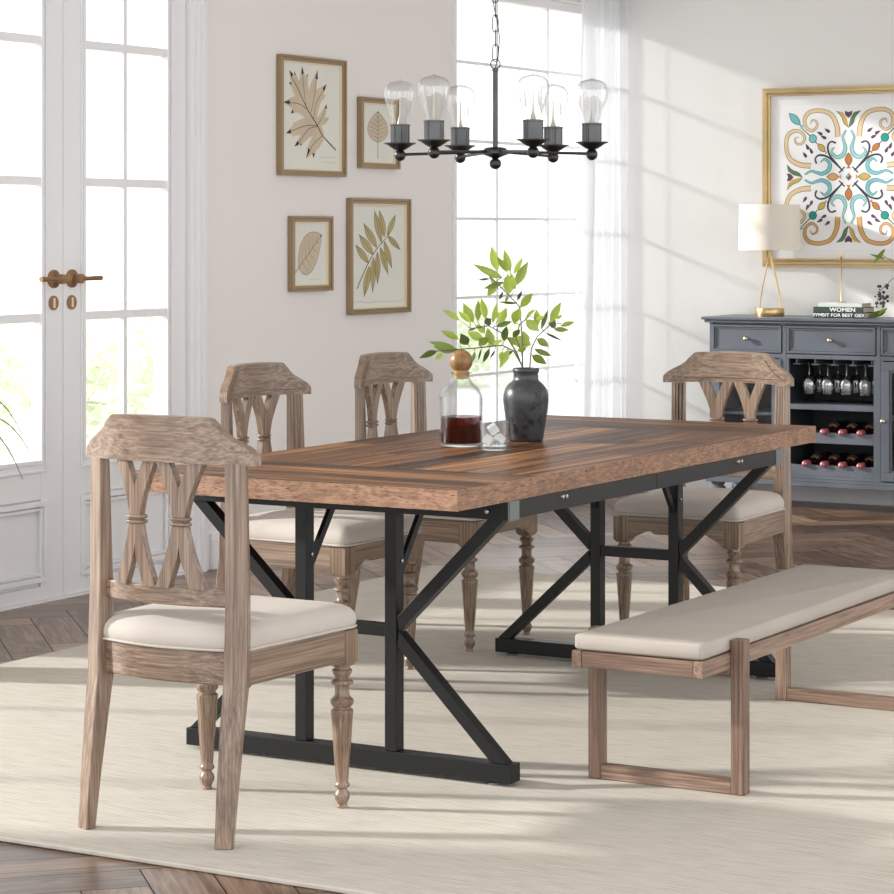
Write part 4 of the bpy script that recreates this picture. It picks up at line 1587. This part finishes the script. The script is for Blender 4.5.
for sx in (-1, 1):
    for sy in (-1, 1):
        def m(p):
            return (p[0] * sx, p[1] * sy)
        for sw in (0, 1):
            def mm(p):
                return m((p[1], p[0])) if sw else m(p)
            # scroll with spiral
            sp = [(0.575 + (0.02 + 0.0175 * i) * math.cos(-1.2 + i * 0.75), 0.80 + (0.02 + 0.0175 * i) * math.sin(-1.2 + i * 0.75)) for i in range(8)]
            arc = [(0.17, 0.60), (0.19, 0.78), (0.28, 0.94), (0.45, 1.0), (0.62, 0.98), (0.70, 0.88), (0.68, 0.76), (0.59, 0.70), (0.51, 0.75), (0.51, 0.83), (0.58, 0.86), (0.61, 0.80)]
            fl.stroke([mm(p) for p in arc], [0.085, 0.078, 0.07, 0.065, 0.065, 0.06, 0.05, 0.045, 0.04, 0.035, 0.025, 0.01], 3, 1)
            fl.stroke([mm(p) for p in arc], [0.070, 0.062, 0.056, 0.052, 0.05, 0.045, 0.038, 0.032, 0.028, 0.022, 0.014, 0.004], 0 if sw else 9 if sy < 0 else 0, 2)
            # blue C scrolls
            cs = [(0.06, 0.06 + 0.54), (0.03, 0.48), (0.08, 0.37), (0.2, 0.33), (0.30, 0.41), (0.28, 0.52), (0.18, 0.55), (0.13, 0.49)]
            cs = [(0.04, 0.70), (0.09, 0.60), (0.07, 0.52), (0.05, 0.42), (0.10, 0.32), (0.20, 0.30), (0.27, 0.38), (0.22, 0.45)]
            fl.stroke([mm(p) for p in cs], [0.03, 0.035, 0.045, 0.06, 0.07, 0.06, 0.04, 0.015], 3, 1)
            fl.stroke([mm(p) for p in cs], [0.02, 0.024, 0.032, 0.046, 0.056, 0.046, 0.028, 0.006], 1 if sw else 6, 2)
            # slate branch
            fl.stroke([mm(p) for p in [(0.09, 0.09), (0.2, 0.21), (0.30, 0.33), (0.33, 0.46), (0.28, 0.53), (0.2, 0.51)]], [0.02, 0.022, 0.03, 0.03, 0.024, 0.03], 3, 4)
            # drops
            for (dx, dy, an) in ((0.34, 0.70, 2.1), (0.46, 0.66, 1.7), (0.40, 0.60, 2.5)):
                p = mm((dx, dy))
                a_ = math.atan2(p[1], p[0]) + (0.5 if sw else -0.5) * sx * sy
                fishp_ = [(0.055 * (q / 6 - 0.5) * 2, 0.024 * math.sin(math.pi * (q / 6) ** 0.6)) for q in range(7)]
                pp = fishp_ + [(x_, -y_) for x_, y_ in fishp_[::-1][1:-1]]
                fl.poly([(p[0] + x_ * math.cos(a_) - y_ * math.sin(a_), p[1] + x_ * math.sin(a_) + y_ * math.cos(a_)) for x_, y_ in pp], 4 if sx > 0 or sy < 0 else 3, 2)
        dg = math.atan2(sy, sx)
        fishp(0.43 * sx, 0.44 * sy, dg + math.pi, 0.17, 0.09, 7 if sx < 0 else 2)
        fl.stroke([m((0.5, 0.5)), m((0.57, 0.58)), m((0.74, 0.74))], 0.014, 3, 2)
        circ(0.57 * sx, 0.58 * sy, 0.066, 3, 3)
        circ(0.57 * sx, 0.58 * sy, 0.056, 5 if sy < 0 or sx > 0 else 1, 4)
        fishp(0.86 * sx, 0.88 * sy, dg + math.pi, 0.26, 0.11, 1)
        fl.stroke([m((0.06, 0.15)), m((0.15, 0.06))], 0.02, 3, 4)
# centre fish
for a, mi_, r_ in ((90, 2, 0.26), (270, 2, 0.26), (0, 7, 0.25), (180, 9, 0.25)):
    ar = math.radians(a)
    fishp(r_ * math.cos(ar), r_ * math.sin(ar), ar + math.pi, 0.20, 0.11, mi_)
    # edge ornaments
    ca, sa = math.cos(ar), math.sin(ar)

    def rr(p):
        return (p[0] * ca - p[1] * sa, p[0] * sa + p[1] * ca)
    for s in (-1, 1):
        fl.poly([rr(p) for p in [(0.74, 0), (0.80, 0.07 * s), (0.90, 0.11 * s), (0.99, 0.19 * s), (0.97, 0.09 * s), (0.88, 0.03 * s)]], 7 if s > 0 else 10, 2)
        fl.stroke([rr(p) for p in [(0.74, 0), (0.80, 0.07 * s), (0.90, 0.11 * s), (0.99, 0.19 * s)]], 0.009, 3, 3)
    fl.poly([rr(p) for p in [(0.88, 0), (0.93, 0.055), (0.99, 0.06), (0.97, 0), (0.99, -0.06), (0.93, -0.055)]], 4, 4)
fl.poly([(0, 0.06), (0.05, 0), (0, 0)], 2, 4)
fl.poly([(0, -0.06), (0.05, 0), (0, 0)], 4, 4)
fl.poly([(0, -0.06), (-0.05, 0), (0, 0)], 10, 4)
fl.poly([(0, 0.06), (-0.05, 0), (0, 0)], 6, 4)
fl.build('scroll_print', art_m, ba)
mb = MB()
for k_ in range(4):
    pass
MB().box(-0.0122, -0.012, -0.365, 0.365, H / 2 - 0.365, H / 2 + 0.365).build('art_sheet', plain('art_sheet', (246, 246, 247), 0.9), ba)

# ------------------------------------------------------------------ sideboard
SX0, SX1 = 11.70, 12.075
SY0, SY1 = 3.885, 5.165
sbd = thing('sideboard', 'slate blue-grey sideboard with wine racks against the back wall', 'sideboard', ((SX0 + SX1) / 2, (SY0 + SY1) / 2, 0))
ox, oy = -(SX0 + SX1) / 2, -(SY0 + SY1) / 2


def sb(mb, name, mat, parent=sbd, bevel=0.002, **kw):
    return shift(mb, ox, oy, 0).build(name, mat, parent, bevel=bevel, **kw)


mb = MB()
mb.box(SX0 - 0.028, SX1, SY0 - 0.034, SY1 + 0.034, 0.927, 0.942)
mb.box(SX0 - 0.018, SX1, SY0 - 0.022, SY1 + 0.022, 0.913, 0.927)
sb(mb, 'top', M['cab'], bevel=0.004, seg=3)
cols_ = [(SY0, 4.278), (4.278, 4.765), (4.765, SY1)]     # right, middle, left bays
mb = MB()
mb.box(SX0, SX1, SY0, SY0 + 0.02, 0.12, 0.913)
mb.box(SX0, SX1, SY1 - 0.02, SY1, 0.12, 0.913)
for y in (4.278, 4.765):
    mb.box(SX0, SX1 - 0.012, y - 0.011, y + 0.011, 0.12, 0.913)
mb.box(SX0 + 0.002, SX1 - 0.012, SY0 + 0.02, SY1 - 0.02, 0.742, 0.765)
mb.box(SX0 + 0.002, SX1 - 0.012, SY0 + 0.02, SY1 - 0.02, 0.12, 0.155)
mb.box(SX0 + 0.002, SX0 + 0.018, 4.29, 4.753, 0.155, 0.1715)
mb.box(SX0 + 0.002, SX0 + 0.02, SY0 + 0.02, SY1 - 0.02, 0.905, 0.913)
for (a, b) in cols_:
    mb.box(SX0 + 0.001, SX0 + 0.02, a + 0.01, a + 0.024, 0.155, 0.742)
    mb.box(SX0 + 0.001, SX0 + 0.02, b - 0.024, b - 0.01, 0.155, 0.742)
# base moulding
mb.box(SX0 - 0.016, SX1, SY0 - 0.016, SY1 + 0.016, 0.118, 0.14)
mb.box(SX0 - 0.008, SX1, SY0 - 0.008, SY1 + 0.008, 0.14, 0.155)
sb(mb, 'carcass', M['cab'])
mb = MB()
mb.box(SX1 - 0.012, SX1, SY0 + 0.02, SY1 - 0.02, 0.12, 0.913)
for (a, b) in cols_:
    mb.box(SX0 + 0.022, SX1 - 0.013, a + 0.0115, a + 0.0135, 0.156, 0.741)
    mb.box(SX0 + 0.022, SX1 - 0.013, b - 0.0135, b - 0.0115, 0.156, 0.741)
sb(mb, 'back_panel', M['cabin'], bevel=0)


def framed(mb, y0, y1, z0, z1, x, rail=0.014, dp=0.012):
    """face with a raised border and recessed centre, front at x"""
    for (a, b, c, d) in ((y0, y1, z1 - rail, z1), (y0, y1, z0, z0 + rail), (y0, y0 + rail, z0 + rail, z1 - rail), (y1 - rail, y1, z0 + rail, z1 - rail)):
        mb.box(x, x + 0.016, a, b, c, d)
    r2_ = rail + 0.01
    for (a, b, c, d) in ((y0 + rail, y1 - rail, z1 - r2_, z1 - rail), (y0 + rail, y1 - rail, z0 + rail, z0 + r2_), (y0 + rail, y0 + r2_, z0 + r2_, z1 - r2_), (y1 - r2_, y1 - rail, z0 + r2_, z1 - r2_)):
        mb.box(x + 0.006, x + 0.016, a, b, c, d)


def knob(parent, y, z, x=SX0):
    mb = MB().lathe([(0.001, -0.026), (0.008, -0.025), (0.0125, -0.020), (0.0125, -0.014), (0.007, -0.009), (0.005, -0.004), (0.007, 0.0)], (x - 0.004, y, z), 16, 'x')
    return sb(mb, 'knob', M['knob'], parent, 0, smooth=60)


for (a, b) in cols_:
    mb = MB()
    y0, y1, z0, z1 = a + 0.014, b - 0.014, 0.768, 0.904
    framed(mb, y0, y1, z0, z1, SX0 - 0.004, 0.012)
    mb.box(SX0 + 0.006, SX0 + 0.014, y0 + 0.012, y1 - 0.012, z0 + 0.012, z1 - 0.012)
    d = sb(mb, 'drawer', M['cab'])
    knob(d, (a + b) / 2, 0.836, SX0 + 0.006)
for (a, b), ky in ((cols_[0], 4.278 - 0.03), (cols_[2], 4.765 + 0.03)):
    mb = MB()
    y0, y1, z0, z1 = a + 0.025, b - 0.025, 0.160, 0.738
    framed(mb, y0 - 0.010, y1 + 0.010, z0, z1, SX0 - 0.006, 0.042)
    d = sb(mb, 'door', M['cab'])
    mb = MB().box(SX0 + 0.004, SX0 + 0.007, y0 + 0.03, y1 - 0.03, z0 + 0.045, z1 - 0.045)
    sb(mb, 'glass_panel', M['glass'], d, 0)
    knob(d, ky, 0.452, SX0 - 0.002)
    mb = MB().box(SX0 + 0.03, SX1 - 0.013, a + 0.014, b - 0.014, 0.455, 0.470)
    sb(mb, 'shelf', M['cab'])
# middle bay: shelf and two bottle racks
mb = MB().box(SX0 + 0.004, SX1 - 0.013, 4.29, 4.753, 0.493, 0.520)
sb(mb, 'shelf', M['cab'])
for z0, z1 in ((0.331, 0.385), (0.172, 0.226)):
    mb = MB()
    n_ = 4
    yy0, yy1 = 4.303, 4.740
    # scalloped front board
    K = 64
    rings = []
    for i in range(K + 1):
        y = yy0 + (yy1 - yy0) * i / K
        ph = ((y - yy0) / (yy1 - yy0) * n_) % 1
        dz = 0.004 * max(0, math.sin(math.pi * ph)) ** 0.8
        rings.append([(SX0 + 0.004, y, z0), (SX0 + 0.004, y, z1 - dz), (SX0 + 0.020, y, z1 - dz), (SX0 + 0.020, y, z0)])
    mb.loft(rings, (0, 1, 0), 0.5)
    mb.box(SX0 + 0.021, SX1 - 0.013, yy0, yy1, z0, z0 + 0.012)
    mb.box(SX0 + 0.24, SX0 + 0.255, yy0, yy1, z0 + 0.012, z1 - 0.012)
    sb(mb, 'bottle_rack', M['cab'], bevel=0)
# stemware rails
mb = MB()
rails = [4.335 + 0.0495 + i * 0.0985 - 0.0495 for i in range(5)]
for y in (4.322, 4.4195, 4.517, 4.6145, 4.712):
    mb.box(SX0 + 0.03, SX1 - 0.05, y - 0.018, y + 0.018, 0.712, 0.718)
    mb.box(SX0 + 0.03, SX1 - 0.05, y - 0.004, y + 0.004, 0.718, 0.742)
sb(mb, 'stemware_rack', M['cab'], bevel=0)
for y in (SY0 + 0.03, SY1 - 0.03):
    for x in (SX0 + 0.04, SX1 - 0.05):
        mb = MB().lathe([(0.018, 0.0), (0.02, 0.004), (0.027, 0.012), (0.040, 0.035), (0.046, 0.055), (0.044, 0.075), (0.034, 0.090), (0.026, 0.094), (0.030, 0.100), (0.036, 0.108), (0.036, 0.118)], (x, y, 0), 22)
        sb(mb, 'foot', M['cab'], bevel=0, smooth=60)

# stemware
g0 = None
ordn = {0: 'first', 1: 'second', 2: 'third', 3: 'fourth'}
for r_, X in ((0, SX0 + 0.075), (1, SX0 + 0.215)):
    for i, y in enumerate((4.663, 4.566, 4.468, 4.371)):
        lab = ('%s from the left in the %s row of upside-down wine glasses' % (ordn[i], 'front' if r_ == 0 else 'back')).capitalize()
        if g0 is None:
            g0 = thing('wine_glass', lab, 'wine glass', (X, y, 0.7185), 0, 'wine glasses hanging in the sideboard')
            MB().lathe([(0.0335, 0.0), (0.0335, 0.0015), (0.010, 0.003), (0.004, 0.003)][::-1] if False else [(0.001, 0.004), (0.030, 0.0035), (0.031, 0.002), (0.030, 0.0005), (0.010, -0.001), (0.0042, -0.008), (0.0036, -0.06)], n=20).build('stem', M['wineglass'], g0, smooth=60)
            MB().lathe([(0.0036, -0.058), (0.012, -0.062), (0.026, -0.072), (0.034, -0.088), (0.0355, -0.105), (0.032, -0.135), (0.0285, -0.150), (0.0275, -0.150), (0.031, -0.135), (0.034, -0.105), (0.032, -0.088), (0.024, -0.074), (0.001, -0.064)], n=24).build('bowl', M['wineglass'], g0, smooth=60)
        else:
            dup(g0, (X, y, 0.7185), 0, lab)
# bottles
b0 = None
for lv, zz in ((0, 0.372 + 0.034), (1, 0.213 + 0.034)):
    for i in range(4):
        y = 4.372 + 0.0943 * (3 - i)
        if lv == 0 and i == 0:
            continue        # wholly hidden behind the tabletop corner
        lab = '%s from the left of the pink-capped wine bottles on the %s rack' % (ordn[i - 1 + lv].capitalize(), 'upper' if lv == 0 else 'lower')
        if b0 is None:
            b0 = thing('wine_bottle', lab, 'bottle', (SX0 + 0.01, y, zz - 0.018), 0, 'wine bottles lying in the sideboard')
            zc = 0.0
            MB().lathe([(0.0136, 0.035), (0.0140, 0.085), (0.020, 0.105), (0.033, 0.125), (0.0365, 0.14), (0.0365, 0.30), (0.033, 0.305), (0.001, 0.303)], (0, 0, 0), 22, 'x').build('bottle_body', M['bottle'], b0, smooth=50)
            MB().lathe([(0.001, -0.030), (0.008, -0.028), (0.0135, -0.022), (0.0158, -0.014), (0.0150, -0.006), (0.0125, 0.0), (0.0142, 0.002), (0.0142, 0.034), (0.001, 0.035)], (0, 0, 0), 18, 'x').build('capsule', M['capsule'], b0, smooth=50)
            mbl = MB()
            rings = []
            for xx, rr_ in ((0.106, 0.0215), (0.122, 0.0315)):
                rings.append([(xx, rr_ * math.cos(a), rr_ * math.sin(a)) for a in [math.radians(40 + 100 * k_ / 10) for k_ in range(11)]])
            rings.append([(0.142, 0.0372 * math.cos(a), 0.0372 * math.sin(a)) for a in [math.radians(40 + 100 * k_ / 10) for k_ in range(11)]])
            mbl.loft(rings, (1, 0, 0), 0.5, closed=False, caps=False)
            mbl.build('neck_label', M['winelabel'], b0, smooth=60)
        else:
            dup(b0, (SX0 + 0.01, y, zz - 0.018), 0, lab)

# ------------------------------------------------------------------ on the sideboard
ST = 0.9425
lp = thing('table_lamp', 'gold table lamp with a white drum shade on the sideboard', 'lamp', (11.90, 4.925, ST))
mb = MB().lathe([(0.001, 0), (0.072, 0), (0.074, 0.004), (0.074, 0.036), (0.072, 0.040), (0.001, 0.040)], (0, 0, 0), 40)
mb.build('base', M['gold'], lp, smooth=40)
mb = MB()
for s in (-1, 1):
    mb.tube([(-0.01 * s, -0.060 - 0.006 * s, 0.038), (-0.008 * s, -0.058 - 0.004 * s, 0.09), (0, -0.038, 0.18), (0, -0.012 - s * 0.004, 0.27), (0, 0, 0.34)], 0.0042, 10)
mb.tube([(0, 0.055, 0.038), (0, 0.04, 0.14), (0, 0.012, 0.26), (0, 0, 0.34)], 0.0042, 10)
mb.build('stem', M['gold'], lp, smooth=60)
MB().lathe([(0.001, 0.34), (0.016, 0.34), (0.016, 0.40), (0.001, 0.401)], n=16).build('bulb_socket', M['gold'], lp)
mb = MB().lathe([(0.155, 0.332), (0.152, 0.560), (0.149, 0.560), (0.152, 0.332), (0.155, 0.332)], n=48, caps=False)
mb.build('lamp_shade', M['shade'], lp, smooth=60)

# books
bk = []


def book(z, h, y0, y1, x0, x1, mat, lab, texts):
    t = thing('book', lab, 'book', ((x0 + x1) / 2, (y0 + y1) / 2, z), 0, 'books stacked on the sideboard')
    hx, hy = (x1 - x0) / 2, (y1 - y0) / 2
    mb = MB()
    mb.box(-hx, hx, -hy, hy, 0, 0.002)
    mb.box(-hx, hx, -hy, hy, h - 0.002, h)
    mb.box(-hx, -hx + 0.0025, -hy, hy, 0.002, h - 0.002)
    mb.build('cover', mat, t, bevel=0.0006)
    MB().box(-hx + 0.003, hx - 0.004, -hy + 0.003, hy - 0.003, 0.0022, h - 0.0022).build('pages', M['pages'], t)
    for s, size, yy, m_ in texts:
        cu_ = bpy.data.curves.new('spine_lettering', 'FONT')
        cu_.body = s
        cu_.size = size
        cu_.align_x = 'CENTER'
        cu_.align_y = 'CENTER'
        cu_.extrude = 0.0002
        cu_.offset = size * 0.02
        cu_.materials.append(m_)
        o = bpy.data.objects.new('spine_lettering', cu_)
        C.objects.link(o)
        bpy.context.view_layer.update()
        me = bpy.data.meshes.new_from_object(o.evaluated_get(bpy.context.evaluated_depsgraph_get()))
        bpy.data.objects.remove(o)
        me.name = 'spine_lettering'
        if not me.materials:
            me.materials.append(m_)
        o = bpy.data.objects.new('spine_lettering', me)
        C.objects.link(o)
        o.parent = t
        o.location = (-hx - 0.0006, yy, h / 2)
        o.rotation_euler = (math.pi / 2, 0, -math.pi / 2)
        o.scale = (1.25, 1, 1)
    return t


book(ST, 0.026, 4.385, 4.655, 11.80, 11.96, M['bookblack'], 'black book with white spine lettering, lowest of the sideboard stack', [('SYMBIT FOR BEST GEX', 0.0215, 0.0, M['letter'])])
book(ST + 0.0262, 0.027, 4.390, 4.652, 11.80, 11.96, M['bookgreen'], 'dark green book titled WOMEN, middle of the sideboard stack', [('WOMEN', 0.0275, -0.022, M['letter'])])
book(ST + 0.0534, 0.019, 4.405, 4.632, 11.815, 11.955, M['bookpale'], 'pale grey book on top of the sideboard stack', [])
cs = thing('candlestick', 'tall thin gold candlestick standing on the stacked books', 'candlestick', (11.87, 4.532, ST + 0.0726))
MB().lathe([(0.001, 0), (0.024, 0), (0.024, 0.003), (0.006, 0.006), (0.0032, 0.012), (0.0032, 0.205), (0.006, 0.209), (0.010, 0.215), (0.0115, 0.232), (0.0115, 0.240), (0.009, 0.240), (0.009, 0.222), (0.001, 0.220)], n=18).build('stand', M['gold'], cs, smooth=50)
# flower vase, its left leaves just reach into the picture
fv = thing('flower_vase', 'white vase at the right end of the view on the sideboard', 'vase', (11.88, 4.17, ST))
MB().lathe([(0.03, 0), (0.045, 0.01), (0.062, 0.06), (0.055, 0.11), (0.032, 0.15), (0.036, 0.165), (0.030, 0.163), (0.028, 0.14), (0.001, 0.02)], n=28).build('vase_body', M['ceramic'], fv, smooth=60)
fb = thing('berry_sprig', 'dark berry sprig with green leaves leaning out of the white vase', 'flower', (11.88, 4.17, ST + 0.03))
mb = MB()
mb.tube([(0, 0, 0), (0, 0.01, 0.13), (-0.01, 0.09, 0.17), (-0.02, 0.16, 0.10), (-0.02, 0.175, 0.03)], 0.002, 6)
mb.tube([(0, 0, 0), (0, 0.01, 0.13), (-0.01, 0.08, 0.24), (-0.02, 0.15, 0.28)], 0.002, 6)
mb.build('stem', M['bark'], fb)
mb = MB()
for _ in range(34):
    mb.sphere((-0.02 + random.uniform(-0.02, 0.02), 0.152 + random.uniform(-0.035, 0.03), 0.085 + random.uniform(-0.06, 0.05)), random.uniform(0.004, 0.009), 8, 6)
mb.build('berries', M['darkflower'], fb, smooth=60)
mb = MB()
for a, b, w_, tn_ in (((-0.02, 0.13, 0.31), (-0.02, 0.19, 0.24), 0.022, 0.35), ((-0.02, 0.13, 0.26), (-0.02, 0.21, 0.285), 0.014, 0.2), ((-0.02, 0.13, 0.0), (-0.02, 0.215, -0.02), 0.03, 0.3), ((-0.02, 0.12, 0.02), (-0.03, 0.17, -0.015), 0.02, 0.6)):
    leaf3(mb, Vector(a), Vector(b), w_, tn_, 0.2)
mb.build('foliage', M['leaf'], fb, smooth=60)

# ------------------------------------------------------------------ plant outside the left edge, its blades reach in
pp = thing('potted_grass', 'thin-bladed potted plant by the glass doors, only blade tips in view', 'plant', (5.98, 5.30, 0))
MB().lathe([(0.10, 0), (0.12, 0.01), (0.15, 0.30), (0.155, 0.32), (0.14, 0.32), (0.13, 0.27), (0.001, 0.26)], n=28).build('pot', M['ceramic'], pp, smooth=50)
mb = MB()


def blade(ex, ey, ez, top):
    pts = []
    for i in range(15):
        q = i / 14
        a = Vector((ex * 0.08, ey * 0.08, 0.26))
        m_ = Vector((ex * 0.45, ey * 0.45, top))
        e = Vector((ex, ey, ez))
        pts.append(a * (1 - q) ** 2 + m_ * 2 * q * (1 - q) + e * q * q)
    mb.tube(pts, [0.0036 * (1 - 0.75 * (i / 14) ** 2) for i in range(15)], 5)


blade(0.52, 0.0, 0.70, 1.12)
blade(0.53, 0.01, 0.56, 1.04)
for i in range(14):
    a = random.uniform(0.6 * math.pi, 1.7 * math.pi)
    R = random.uniform(0.25, 0.42)
    blade(R * math.cos(a), R * math.sin(a), random.uniform(0.5, 0.75), random.uniform(0.9, 1.15))
mb.build('blades', M['grass'], pp, smooth=60)
